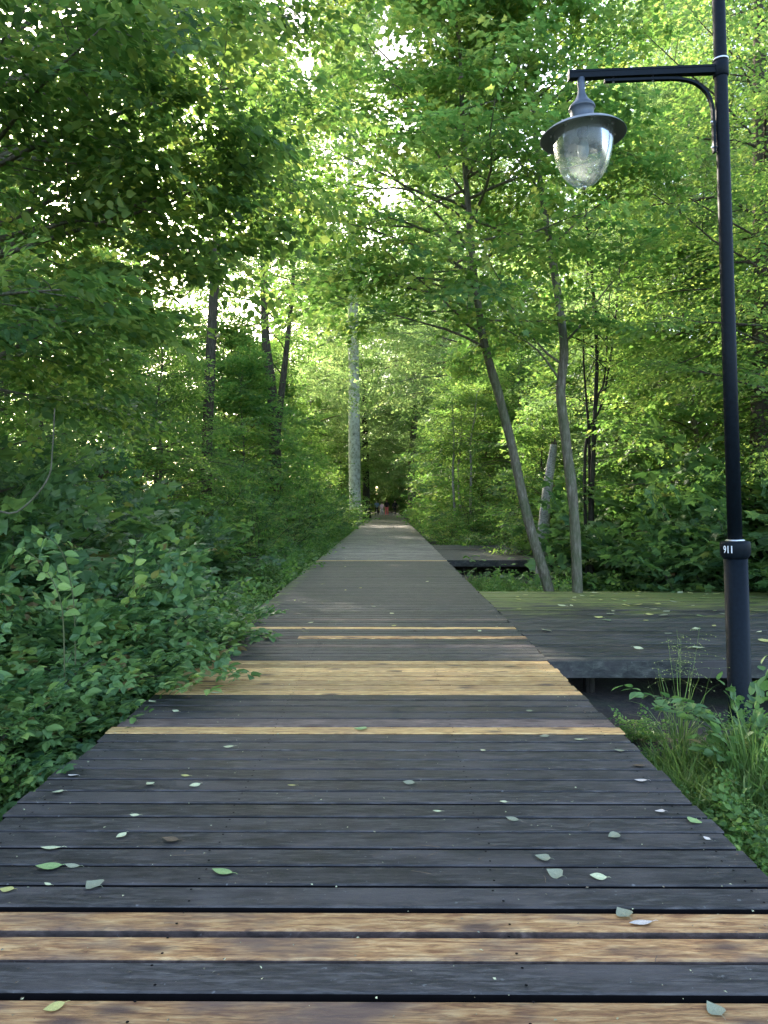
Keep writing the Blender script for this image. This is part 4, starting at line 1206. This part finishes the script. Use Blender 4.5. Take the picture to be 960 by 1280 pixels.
# sapling at the right margin (arching stems with paired oval leaves)
sp_root_xy = at(945, 960, 5.3)
sp_root = empty('oval_leaved_shrub', (sp_root_xy[0], sp_root_xy[1], gz(sp_root_xy[0], sp_root_xy[1])), 0, 'open shrub with pale oval leaves on thin reddish stems beside the lamp base', 'shrub')
wo, lf = Geo(), Geo()
base_ = np.array([sp_root_xy[0], sp_root_xy[1], gz(sp_root_xy[0], sp_root_xy[1])])
for tgts in ([at(930, 960, 5.3), at(900, 905, 5.2), at(862, 880, 5.1), at(805, 868, 5.0)], [at(935, 930, 5.3), at(945, 890, 5.3), at(958, 850, 5.3)], [at(925, 960, 5.2), at(905, 925, 5.1), at(880, 900, 5.2), at(835, 885, 5.4)],
             [at(950, 930, 5.2), at(975, 880, 5.1), at(1000, 840, 5.0)], [at(935, 985, 5.1), at(910, 960, 5.0), at(895, 940, 4.9)], [at(945, 960, 5.5), at(925, 900, 5.6), at(915, 868, 5.6)]):
    P_ = smooth_path(local([base_ - [0, 0, .05]] + list(tgts), base_), 4)
    wo.tube(P_, np.linspace(.008, .002, len(P_)), 5, cap=False)
    n_l = int(len(P_) * 1.0)
    Pn, Dn, Nn_, Sn = [], [], [], []
    for k in range(n_l):
        t = .2 + .8 * k / (n_l - 1)
        p, tan = along(P_, t)
        for s in (-1, 1):
            sd = unit(np.cross(tan, [0, 0, 1.0])) * s
            br_ = sd * .8 + tan * .5 + [0, 0, .1]
            m_ = 1 if rng.uniform() < .6 else 3
            for q in range(m_):
                pq = p + unit(br_) * (.03 + .06 * q)
                Pn.append(pq); Dn.append(sd * .7 * (1 if q % 2 else -.6) + tan * .5 + unit(br_) * .5 + rng.normal(0, .2, 3) + [0, 0, -.2]); Nn_.append(np.array([0, 0, 1.0]) + rng.normal(0, .3, 3)); Sn.append(rng.uniform(.065, .11))
    lf.leaves(L_OVATE, np.array(Pn), np.array(Dn), np.array(Nn_), np.array(Sn), np.clip(rng.normal(.5, .15, len(Pn)), 0, 1))
wo.build('stem', M['twig'], sp_root); lf.build('foliage', M['leaf_bramble'], sp_root)

row('leafy_herb', [(at(955, 1050, 4.1)[0], 4.1, .55), (at(930, 1080, 3.8)[0], 3.8, .4), (at(985, 990, 4.7)[0], 4.7, .45), (at(800, 925, 5.9)[0], 5.9, .35), (1.85, 5.3, .3), (at(915, 1000, 4.5)[0], 4.5, .4), (2.9, 5.9, .35)],
    '{o} small leafy herb between the planks and the lamp base', 'herbs near the lamp base')
row('leafy_herb', [(2.1, 14.5, .6), (2.6, 15.0, .7), (2.3, 15.8, .65), (3.0, 15.6, .6), (3.3, 14.6, .7), (3.6, 15.4, .8), (4.3, 13.6, .9), (2.05, 13.6, .5), (2.5, 13.7, .7), (3.1, 13.6, .9)],
    '{o} green herb growing in the gap between the two decks', 'herbs in the gap between the decks')

for k, (pth, lab) in enumerate([
        ([(78, 800, 5.2), (72, 745, 5.15), (50, 705, 5.1), (28, 685, 5.05)], 'arching bright green shoot with paired leaves bending outward over the dark maple shrub'),
        ([(92, 790, 5.5), (88, 735, 5.5), (76, 690, 5.45), (58, 672, 5.4), (42, 670, 5.4)], 'upright bright green shoot with leaf pairs above the arching one'),
        ([(165, 760, 6.6), (166, 720, 6.6), (168, 690, 6.6), (172, 676, 6.6)], 'light green shoot tip poking up above the brambles')]):
    p0 = at(*pth[0]); bs = np.array([p0[0], p0[1], gz(p0[0], p0[1])]); rng = np.random.default_rng(300 + k)
    rt = empty('leafy_shoot', bs, 0, lab, 'shoot')
    P_ = smooth_path(local([bs - [0, 0, .05]] + [at(*q_) for q_ in pth], bs), 5)
    wo = Geo(); wo.tube(P_, np.linspace(.006, .0018, len(P_)), 5, cap=False); wo.build('stem', M['stem_green'], rt)
    Pn, Dn, Nn_, Sn = [], [], [], []
    for j in range(9):
        for sd in (-1, 1):
            p, tan = along(P_, min(.999, .35 + .65 * (j + rng.uniform(-.45, .45)) / 8))
            if rng.uniform() < .2: continue
            sv = unit(np.cross(tan, [rng.normal(0, .4), 1.0, .3])) * sd
            Pn.append(p + sv * .012); Dn.append(sv + tan * rng.uniform(.1, .8) + [0, 0, rng.uniform(-.5, .1)] + rng.normal(0, .25, 3)); Nn_.append(np.array([0, -.3, 1.0]) + rng.normal(0, .5, 3)); Sn.append(.12 * (1.15 - .6 * j / 8) * rng.uniform(.8, 1.15))
    lf = Geo(); lf.leaves(L_OVATE, np.array(Pn), np.array(Dn), np.array(Nn_), np.array(Sn), np.clip(rng.normal(.82, .1, len(Pn)), 0, 1)); lf.build('foliage', M['leaf_bramble'], rt)
# bare arching twig in the shrubs
p0 = at(-40, 660, 6.0); bs = np.array([p0[0], p0[1], gz(p0[0], p0[1])]); rt = empty('bare_shoot', bs, 0, 'bare pale curving twig rising through the dark shrubs', 'twig')
wo = Geo(); P_ = smooth_path(local([bs, at(-40, 660, 6.0), at(20, 640, 6.0), at(58, 600, 6.0), at(65, 560, 6.0), at(68, 510, 6.0)], bs), 6); wo.tube(P_, np.linspace(.012, .004, len(P_)), 6, cap=False); wo.build('stem', M['bark_grey'], rt, True)

# short grass / ground cover (nobody could count it)
gg = Geo()
rng = np.random.default_rng(140)


def blades(n, xs_, ys_, h0, h1, lean=.6):
    x = rng.uniform(*xs_, n); y_ = rng.uniform(*ys_, n)
    P = np.stack([x, y_, ground_z(x, y_) - .01], -1)
    D = np.stack([rng.normal(0, lean, n), rng.normal(0, lean, n), np.ones(n)], -1)
    Nn = np.stack([rng.normal(0, 1, n), rng.normal(0, 1, n), np.full(n, .1)], -1)
    bl = tmpl([(-.03, 0, 0), (.03, 0, 0), (.025, .5, .06), (-.025, .5, .06), (0, 1, .3)], [(0, 1, 2, 3), (3, 2, 4)])
    gg.leaves(bl, P, D, Nn, rng.uniform(h0, h1, n), np.clip(rng.normal(.5, .2, n), 0, 1))


blades(8000, (1.56, 3.6), (3.4, 5.4), .08, .22)
blades(3500, (1.7, 3.0), (4.6, 5.3), .12, .3, .9)
blades(5000, (1.7, 4.2), (13.0, 16.6), .12, .35)
blades(7000, (-3.0, -1.88), (3.0, 60), .12, .35)
tag(gg.build('grass', M['grass']), 'fine green grass growing at both sides of the planks', 'grass', None, 'stuff')


def cover(n, xs_, ys_, s0, s1, zmax, tm, geo, dens=None):
    x = rng.uniform(*xs_, n); y_ = rng.uniform(*ys_, n)
    ok = ~((x > BX0 - .05) & (x < BX1 + .05)) & ~((x > BX1 - .1) & (x < 10.3) & (((y_ > 7) & (y_ < 12.6)) | ((y_ > 19.2) & (y_ < 26.1))))
    x, y_ = x[ok], y_[ok]; n = len(x)
    P = np.stack([x, y_, ground_z(x, y_) + rng.uniform(.02, 1, n) ** 1.5 * zmax], -1)
    a = rng.uniform(0, 6.28, n)
    D = np.stack([np.cos(a), np.sin(a), rng.uniform(-.5, .3, n)], -1)
    Nn = np.stack([rng.normal(0, .35, n), rng.normal(0, .35, n), np.ones(n)], -1)
    geo.leaves(tm, P, D, Nn, rng.uniform(s0, s1, n), np.clip(rng.normal(.42, .2, n), 0, 1))


cv = Geo()
cover(16000, (-7, -1.95), (2.6, 16), .05, .11, .32, L_OVATE, cv)
cover(16000, (-22, -1.95), (14, 75), .10, .2, .7, L_CLUMP, cv)
cover(14000, (1.7, 22), (13, 75), .10, .2, .6, L_CLUMP, cv)
cover(420, (1.7, 4.5), (3.0, 6.2), .03, .06, .07, L_OVATE, cv)
tag(cv.build('ground_cover', M['leaf_herb']), 'low mixed leafy plants carpeting the forest floor', 'undergrowth', None, 'stuff')

# distant woods that read as one mass
fw = Geo()
rng = np.random.default_rng(150)
n = 110000
ring_a = rng.uniform(-1.15, 1.15, n); ring_d = rng.uniform(82, 150, n)
xw = np.sin(ring_a) * ring_d; yw = np.cos(ring_a) * ring_d
ok = ~((np.abs(xw) < 4.5) & (yw < 112)) & (yw > 20)
xw, yw = xw[ok], yw[ok]; n = len(xw)
hw = 17 + 5 * np.sin(xw * .31) + 3 * np.sin(xw * .83 + yw * .2)
zw = rng.uniform(0, 1, n) ** .85 * hw
cl = np.sin(xw * .9 + zw * .7) * np.sin(yw * .6 - zw * .5) + .5 * np.sin(zw * 1.6 + xw * 1.7)
keep = cl > -.45
xw, yw, zw = xw[keep], yw[keep], zw[keep]; n = len(xw)
a = rng.uniform(0, 6.28, n)
fw.leaves(L_CLUMP, np.stack([xw, yw, zw], -1), np.stack([np.cos(a), np.sin(a), rng.uniform(-.6, .2, n)], -1),
          np.stack([rng.normal(0, .5, n), rng.normal(0, .5, n), np.ones(n)], -1), rng.uniform(.5, 1.1, n), np.clip(rng.normal(.5, .18, n), 0, 1))
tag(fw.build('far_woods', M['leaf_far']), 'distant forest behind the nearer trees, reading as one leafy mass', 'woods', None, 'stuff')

# ------------------------------------------------------------------ fallen leaves
rl = np.random.default_rng(160)


def leaf_mesh(name, mat, shape):
    gq = Geo()
    k = 7
    ts = np.linspace(0, 1, k)
    wd = {'oval': np.sin(PI * ts ** .85) * .34, 'heart': np.sin(PI * ts ** .6) * .46, 'narrow': np.sin(PI * ts) * .22}[shape]
    curl = rl.uniform(.05, .22)
    mid = np.stack([0 * ts, ts - .5, curl * (ts - .5) ** 2 * 1.6 + .01], -1)
    lft = mid + np.stack([-wd, 0 * ts, curl * wd * rl.uniform(.3, 1.3)], -1); rgt = mid + np.stack([wd, 0 * ts, curl * wd * rl.uniform(.3, 1.3)], -1)
    v = np.concatenate([lft, mid, rgt])
    f = [(i_, i_ + k, i_ + k + 1, i_ + 1) for i_ in range(k - 1)] + [(i_ + k, i_ + 2 * k, i_ + 2 * k + 1, i_ + k + 1) for i_ in range(k - 1)]
    gq.poly(v, f)
    gq.tube([(0, -.5, .01 + curl * .4), (.02, -.62, .02 + curl * .5), (.05, -.74, .01)], [.012, .010, .008], 4)
    return gq.mesh(name, [M[mat]])


LM = {}
for mat in ('pale', 'green', 'grey', 'brown', 'pink', 'yellow'):
    for sh_ in ('oval', 'heart', 'narrow'):
        LM[mat, sh_] = leaf_mesh('fallen_leaf', 'litter_' + mat, sh_)


def fallen(px, py, size, mat, shape, label, rz=None, group='leaves fallen on the boardwalk', z=.005, tip=None):
    d = F_PX * CAM_H / (py - VY)
    p = at(px, py, d)
    o = bpy.data.objects.new('fallen_leaf', LM[mat, shape]); C.objects.link(o)
    s = size / F_PX * d
    o.location = (p[0], p[1], z); o.scale = (s, s, s)
    o.rotation_euler = (rl.uniform(-.12, .12), rl.uniform(-.15, .15), rl.uniform(0, 6.28) if rz is None else rz)
    tag(o, label, 'leaf', group)
    return o


FL = [
    (57, 1089, 32, 'green', 'oval', 'bluish green oval leaf on the last dark planks before the pale pair', 1.9),
    (113, 1112, 26, 'grey', 'heart', 'greyish rounded leaf on the dark plank just above the pale boards', 1.0),
    (60, 1065, 26, 'pale', 'narrow', 'pale narrow leaf just above the bluish green oval leaf', 1.7),
    (87, 1088, 20, 'grey', 'narrow', 'dull grey leaf lying against the bluish green oval leaf', 1.5),
    (276, 1095, 28, 'green', 'oval', 'bright green oval leaf alone on the dark plank', 1.4),
    (149, 1049, 16, 'pale', 'oval', 'small pale oval leaf near a brown leaf on dark planks', 2.6),
    (211, 1054, 22, 'brown', 'oval', 'dark brown leaf on the dark planks', 1.5),
    (166, 1023, 14, 'pale', 'narrow', 'thin pale leaf sliver in a plank seam', 1.4),
    (242, 985, 15, 'pale', 'oval', 'pale leaf beside a smaller pale one on the dark planks', 2.2),
    (185, 983, 12, 'pale', 'heart', 'small pale heart-shaped leaf on the dark planks', .9),
    (230, 973, 13, 'yellow', 'narrow', 'small yellowish leaf sliver on the dark planks', 1.3),
    (88, 973, 15, 'pink', 'oval', 'pinkish leaf near the plank ends by the brambles', 1.2),
    (69, 994, 15, 'pale', 'heart', 'pale curled leaf near the plank ends by the brambles', 1.9),
    (285, 936, 15, 'pale', 'narrow', 'pale leaf just below the single pale board', 1.4),
    (450, 913, 18, 'green', 'heart', 'green rounded leaf lying on the single pale board', 1.3),
    (364, 985, 12, 'yellow', 'narrow', 'yellowish leaf on the dark planks near the walkway centre', 1.4),
    (604, 940, 9, 'pale', 'oval', 'tiny pale oval leaf below the single pale board', .5),
    (641, 1027, 17, 'grey', 'oval', 'grey-green oval leaf on the dark planks', 1.2),
    (630, 1005, 10, 'pale', 'oval', 'small whitish leaf beside the grey-green oval leaf', 1.4),
    (547, 1017, 12, 'pale', 'narrow', 'thin whitish leaf near the walkway centre line', 1.5),
    (511, 981, 16, 'grey', 'oval', 'grey rounded leaf flat on the dark planks', 1.3),
    (725, 926, 14, 'pale', 'narrow', 'pale narrow leaf near the plank ends under the dark gap', 1.5),
    (681, 922, 13, 'grey', 'oval', 'greyish leaf under the single pale board', 1.6),
    (775, 940, 14, 'grey', 'narrow', 'grey leaf at the plank ends beside the grass', 1.4),
    (799, 959, 17, 'brown', 'oval', 'reddish brown curled leaf at the plank ends beside the grass', 1.6),
    (802, 978, 16, 'pink', 'oval', 'buff curled leaf at the plank ends beside the grass', 1.2),
    (826, 1017, 13, 'pink', 'heart', 'buff heart-shaped leaf on the planks beside the grass', 1.4),
    (868, 1029, 20, 'green', 'heart', 'fresh green leaf hanging over the plank ends', 2.4),
    (768, 1048, 17, 'grey', 'heart', 'pale grey leaf on the planks near the grass', 2.0),
    (885, 1051, 10, 'pink', 'oval', 'small buff leaf near the corner of the plank ends', .6),
    (679, 1076, 20, 'grey', 'heart', 'greyish torn leaf above two pale leaves', 1.3),
    (694, 1096, 22, 'grey', 'heart', 'grey-green broad leaf on the last dark plank', .9),
    (749, 1100, 22, 'pale', 'oval', 'whitish oval leaf on the last dark plank', 1.5),
    (780, 1146, 24, 'grey', 'heart', 'dark grey leaf lying on the pale board', .3),
    (803, 1158, 32, 'pink', 'narrow', 'long pinkish leaf lying on the pale board', 1.7),
    (63, 1268, 26, 'yellow', 'oval', 'yellow-green oval leaf on the pale board in front', 2.1),
    (895, 1268, 26, 'grey', 'heart', 'grey-green leaf on the pale board in front', .3),
    (4, 1118, 20, 'yellow', 'oval', 'yellowish leaf at the edge of the picture on the dark plank', 1.4),
    (56, 1111, 12, 'pale', 'narrow', 'tiny whitish leaf below the bluish green oval leaf', 1.2),
    (268, 868, 16, 'pale', 'narrow', 'pale leaf just below the block of pale boards', 1.6),
    (234, 873, 11, 'brown', 'heart', 'small dark leaf at the lower edge of the pale boards', .4),
    (229, 857, 11, 'brown', 'narrow', 'small dark leaf on the block of pale boards', 1.5),
    (218, 891, 10, 'pale', 'oval', 'small pale leaf near the plank ends below the pale boards', 1.2),
    (188, 879, 11, 'pale', 'heart', 'whitish leaf caught at the plank ends below the pale boards', 1.0),
    (662, 890, 9, 'grey', 'oval', 'tiny grey leaf between the pale boards', 1.2),
    (347, 771, 9, 'pale', 'narrow', 'small pale leaf on the planks beyond the pale boards', 1.4),
    (380, 790, 8, 'yellow', 'oval', 'tiny yellowish leaf past the block of pale boards', 1.4),
]
for f in FL:
    fallen(*f[:6], rz=f[6])
for k in range(46):   # tiny ones up the walk
    d = 8.5 + 30 * rl.uniform() ** 1.7
    px = VX + rl.uniform(-1.6, 1.4) / d * F_PX
    fallen(px, VY + F_PX * CAM_H / d, .07 / d * F_PX * rl.uniform(.6, 1.2), ['pale', 'yellow', 'grey', 'brown'][int(rl.integers(0, 4))], 'oval', 'tiny leaf dotted along the planks beyond the pale boards', group='tiny leaves further along the boardwalk')
for k in range(120):
    x = rl.uniform(1.7, 7.4); y_ = 7.25 + 5.1 * rl.uniform() ** .8
    d = y_; px = VX + x / d * F_PX
    fallen(px, VY + F_PX * CAM_H / d, rl.uniform(.06, .14) / d * F_PX, ['pale', 'yellow', 'pale', 'yellow', 'grey', 'green'][int(rl.integers(0, 6))], ['oval', 'heart', 'narrow'][int(rl.integers(0, 3))], 'small pale leaf strewn on the wide mossy deck', group='leaves strewn on the wide mossy deck')


cb = Geo()
nC = 900
xx = rl.uniform(BX0 + .05, BX1 - .05, nC); yy = 2.1 + 9 * rl.uniform(0, 1, nC) ** 1.3
edge = rl.uniform(0, 1, nC) < .3
xx = np.where(edge, np.where(rl.uniform(0, 1, nC) < .5, BX0 + .2 * rl.uniform(0, 1, nC) ** 2 + .03, BX1 - .2 * rl.uniform(0, 1, nC) ** 2 - .03), xx)
a = rl.uniform(0, 6.28, nC)
cb.leaves(L_SIMPLE, np.stack([xx, yy, np.full(nC, .006)], -1), np.stack([np.cos(a), np.sin(a), rl.uniform(-.1, .3, nC)], -1), np.stack([rl.normal(0, .3, nC), rl.normal(0, .3, nC), np.ones(nC)], -1), rl.uniform(.004, .016, nC), np.full(nC, .5), 0)
cb.m[-1] = rl.integers(0, 3, 2 * nC).astype(np.int32)
for k in range(26):
    x, y_ = rl.uniform(BX0 + .1, BX1 - .1), rl.uniform(2.3, 8)
    cb.tube(curve_branch(rl, (x, y_, .007), (rl.normal(), rl.normal(), 0), rl.uniform(.03, .10), 4, 0, .15) * [1, 1, 0] + [0, 0, .007], .0013, 4, 2)
tag(cb.build('plank_litter', [M['litter_pale'], M['litter_grey'], M['litter_brown']]), 'crumbs of leaf and twig scattered over the planks', 'litter', None, 'stuff')

# ------------------------------------------------------------------ people far along the walk
def shell(rng, rings, n=14):
    """closed surface through elliptical rings (cx, cy, z, rx, ry)"""
    gq = Geo()
    th = np.linspace(0, 2 * PI, n, endpoint=False)
    v = np.concatenate([np.stack([cx + rx * np.cos(th), cy + ry * np.sin(th), np.full(n, z)], -1) for cx, cy, z, rx, ry in rings])
    m = len(rings)
    i_ = np.arange(m - 1)[:, None] * n; k = np.arange(n)[None, :]; k2 = (k + 1) % n
    q_ = np.stack([i_ + k, i_ + k2, i_ + n + k2, i_ + n + k], -1).reshape(-1, 4)
    gq.add(v, q_, np.full(len(q_), 4))
    gq.add(v[:n], np.arange(n)[::-1], [n]); gq.add(v[-n:], np.arange(n), [n])
    return gq


M['skin'] = plain('skin', (.45, .28, .2), .5, 0, .4, .05)
M['hair'] = plain('dark_hair', (.03, .02, .015), .6, 0, .3, .2)
M['shoe'] = plain('shoe', (.06, .06, .06), .6)


def person(x, y_, h, face, top, legs, label, step=.16, hairlen=0, pack=None):
    s = h / 1.72
    root = empty('person', (x, y_, .004), face, label, 'person', 'walkers at the far end of the boardwalk', None, s)
    # one continuous body grown from a skeleton with the Skin modifier
    V = [((0, 0, .95), .115), ((0, 0, 1.15), .12), ((0, 0, 1.36), .13), ((0, .01, 1.47), .06), ((0, .02, 1.56), .075), ((0, .02, 1.66), .085),
         ((.10, 0, .90), .085), ((.11, step * .35, .50), .058), ((.11, -step * .1 + step * .6 - .02, .09), .04), ((.11, step * .6 + .13, .04), .035),
         ((-.10, 0, .90), .085), ((-.11, -step * .15, .50), .058), ((-.11, -step, .10), .04), ((-.11, -step + .13, .045), .035),
         ((.19, 0, 1.38), .055), ((.25, -.05, 1.12), .04), ((.26, .04, .90), .032), ((.26, .07, .80), .034),
         ((-.19, 0, 1.38), .055), ((-.25, .05, 1.12), .04), ((-.26, .16, .92), .032), ((-.26, .20, .83), .034)]
    E = [(0, 1), (1, 2), (2, 3), (3, 4), (4, 5), (0, 6), (6, 7), (7, 8), (8, 9), (0, 10), (10, 11), (11, 12), (12, 13), (2, 14), (14, 15), (15, 16), (16, 17), (2, 18), (18, 19), (19, 20), (20, 21)]
    me = bpy.data.meshes.new('body'); me.from_pydata([v for v, r_ in V], E, [])
    o = bpy.data.objects.new('body', me); C.objects.link(o); o.parent = root
    md = o.modifiers.new('Skin', 'SKIN')
    for i_, (v, r_) in enumerate(V):
        me.skin_vertices[0].data[i_].radius = (r_, r_ * (.8 if i_ < 3 else 1)); me.skin_vertices[0].data[i_].use_root = (i_ == 0)
    o.modifiers.new('Subsurf', 'SUBSURF').levels = 1; o.modifiers['Subsurf'].render_levels = 1
    me.materials.append(M['skin'])
    shell(None, [(0, 0, .93, .17, .125), (0, 0, 1.05, .155, .12), (0, 0, 1.2, .17, .13), (0, 0, 1.36, .205, .125), (0, 0, 1.44, .15, .1), (0, .01, 1.475, .07, .07)]).build('shirt', top, root, True)
    for sx, kx, az_ in ((1, (.25, -.05, 1.12), 0), (-1, (-.25, .05, 1.12), 0)):
        gq = Geo(); gq.tube([(sx * .14, 0, 1.40), (sx * .20, 0, 1.37), kx, (sx * .26, kx[1] * .2 + .03, 1.0)], [.07, .068, .053, .05], 10); gq.build('sleeve', top, root, True)
    for sx, k1, k2_ in ((1, (.11, step * .35, .50), (.11, step * .5 - .02, .10)), (-1, (-.11, -step * .15, .50), (-.11, -step, .11))):
        gq = Geo(); gq.tube([(sx * .075, 0, .97), (sx * .09, 0, .85), k1, k2_], [.09, .098, .072, .06], 12); gq.build('trouser_leg', legs, root, True)
        gq = Geo(); gq.tube([(k2_[0], k2_[1] - .04, .045), (k2_[0], k2_[1] + .06, .045), (k2_[0], k2_[1] + .19, .03)], [.045, .048, .03], 8); gq.build('shoe', M['shoe'], root, True)
    gq = shell(None, [(0, .005, 1.66, .088, .098), (0, 0, 1.70, .094, .105), (0, 0, 1.75, .08, .09), (0, 0, 1.785, .03, .035)]); gq.build('hair', M['hair'], root, True)
    gq = shell(None, [(0, -.055, 1.50 - hairlen, .05, .03), (0, -.05, 1.56, .08, .055), (0, -.04, 1.68, .09, .07), (0, -.03, 1.72, .06, .05)]); gq.build('hair', M['hair'], root, True)
    if pack:
        gq = shell(None, [(0, -.17, 1.02, .12, .06), (0, -.19, 1.1, .15, .085), (0, -.19, 1.3, .15, .08), (0, -.16, 1.42, .09, .05)]); gq.build('backpack', pack, root, True)
    return root


cloth = lambda n_, c: plain(n_, c, .85, 0, .2, .15, 40)
person(at(471, 640, 85)[0], 85, 1.72, 2.9, cloth('cloth_navy', (.20, .28, .42)), cloth('cloth_black', (.02, .022, .028)), 'walker in a blue-grey top and dark trousers at the edge of the group')
person(at(477.5, 640, 83)[0], 83, 1.5, 3.2, cloth('cloth_pink', (.82, .60, .70)), cloth('cloth_grey', (.32, .33, .38)), 'walker in a pale pink top and grey trousers')
person(at(483.5, 640, 84)[0], 84, 1.78, 3.1, cloth('cloth_dark', (.025, .02, .022)), cloth('cloth_red', (.75, .17, .18)), 'walker in a black top and red trousers', hairlen=.1)
person(at(493.5, 640, 87)[0], 87, 1.72, 3.3, cloth('cloth_charcoal', (.03, .03, .035)), cloth('cloth_charcoal_trousers', (.018, .018, .02)), 'walker dressed all in black apart from the others', pack=cloth('pack_grey', (.16, .16, .16)))

# ------------------------------------------------------------------ light, camera
SUN_EL, SUN_AZ = rad(19), rad(-27)      # azimuth from +Y, towards +X
sc = bpy.context.scene
w = bpy.data.worlds.new('World'); sc.world = w; w.use_nodes = True
nt = w.node_tree; nt.nodes.clear()
sky = nt.nodes.new('ShaderNodeTexSky'); sky.sky_type = 'NISHITA'; sky.sun_disc = False
sky.sun_elevation = SUN_EL; sky.sun_rotation = SUN_AZ
sky.air_density = .7; sky.dust_density = 2.5; sky.ozone_density = .5
bg = nt.nodes.new('ShaderNodeBackground'); bg.inputs[1].default_value = .15
ow = nt.nodes.new('ShaderNodeOutputWorld'); nt.links.new(sky.outputs[0], bg.inputs[0]); nt.links.new(bg.outputs[0], ow.inputs[0])
sl = bpy.data.lights.new('sun', 'SUN'); sl.energy = 4.4; sl.angle = rad(.6); sl.color = (1, .90, .76)
so = bpy.data.objects.new('sun', sl); C.objects.link(so)
import mathutils
dirn = mathutils.Vector((math.sin(SUN_AZ) * math.cos(SUN_EL), math.cos(SUN_AZ) * math.cos(SUN_EL), math.sin(SUN_EL)))
so.rotation_euler = dirn.to_track_quat('Z', 'Y').to_euler()

cd = bpy.data.cameras.new('camera'); cd.sensor_fit = 'VERTICAL'; cd.sensor_height = 36; cd.lens = 36 * F_PX / 1280
cd.clip_start = .05; cd.clip_end = 1500
co = bpy.data.objects.new('camera', cd); C.objects.link(co)
co.location = (0, 0, CAM_H)
co.rotation_euler = (rad(90) - math.atan(12 / F_PX), 0, math.atan(5 / F_PX))
sc.camera = co
sc.view_settings.view_transform = 'Standard'; sc.view_settings.look = 'None'; sc.view_settings.exposure = 3.2; sc.view_settings.gamma = 1
sc.view_settings.use_curve_mapping = False
cy = sc.cycles
cy.max_bounces = 6; cy.diffuse_bounces = 3; cy.glossy_bounces = 2; cy.transmission_bounces = 3; cy.transparent_max_bounces = 8; cy.volume_bounces = 0
cy.caustics_reflective = False; cy.caustics_refractive = False
cy.use_denoising = True
cy.denoising_prefilter = 'NONE'
try:
    cy.denoiser = 'OPENIMAGEDENOISE'; cy.denoising_input_passes = 'RGB_ALBEDO_NORMAL'
except Exception:
    pass
cy.sample_clamp_indirect = 8
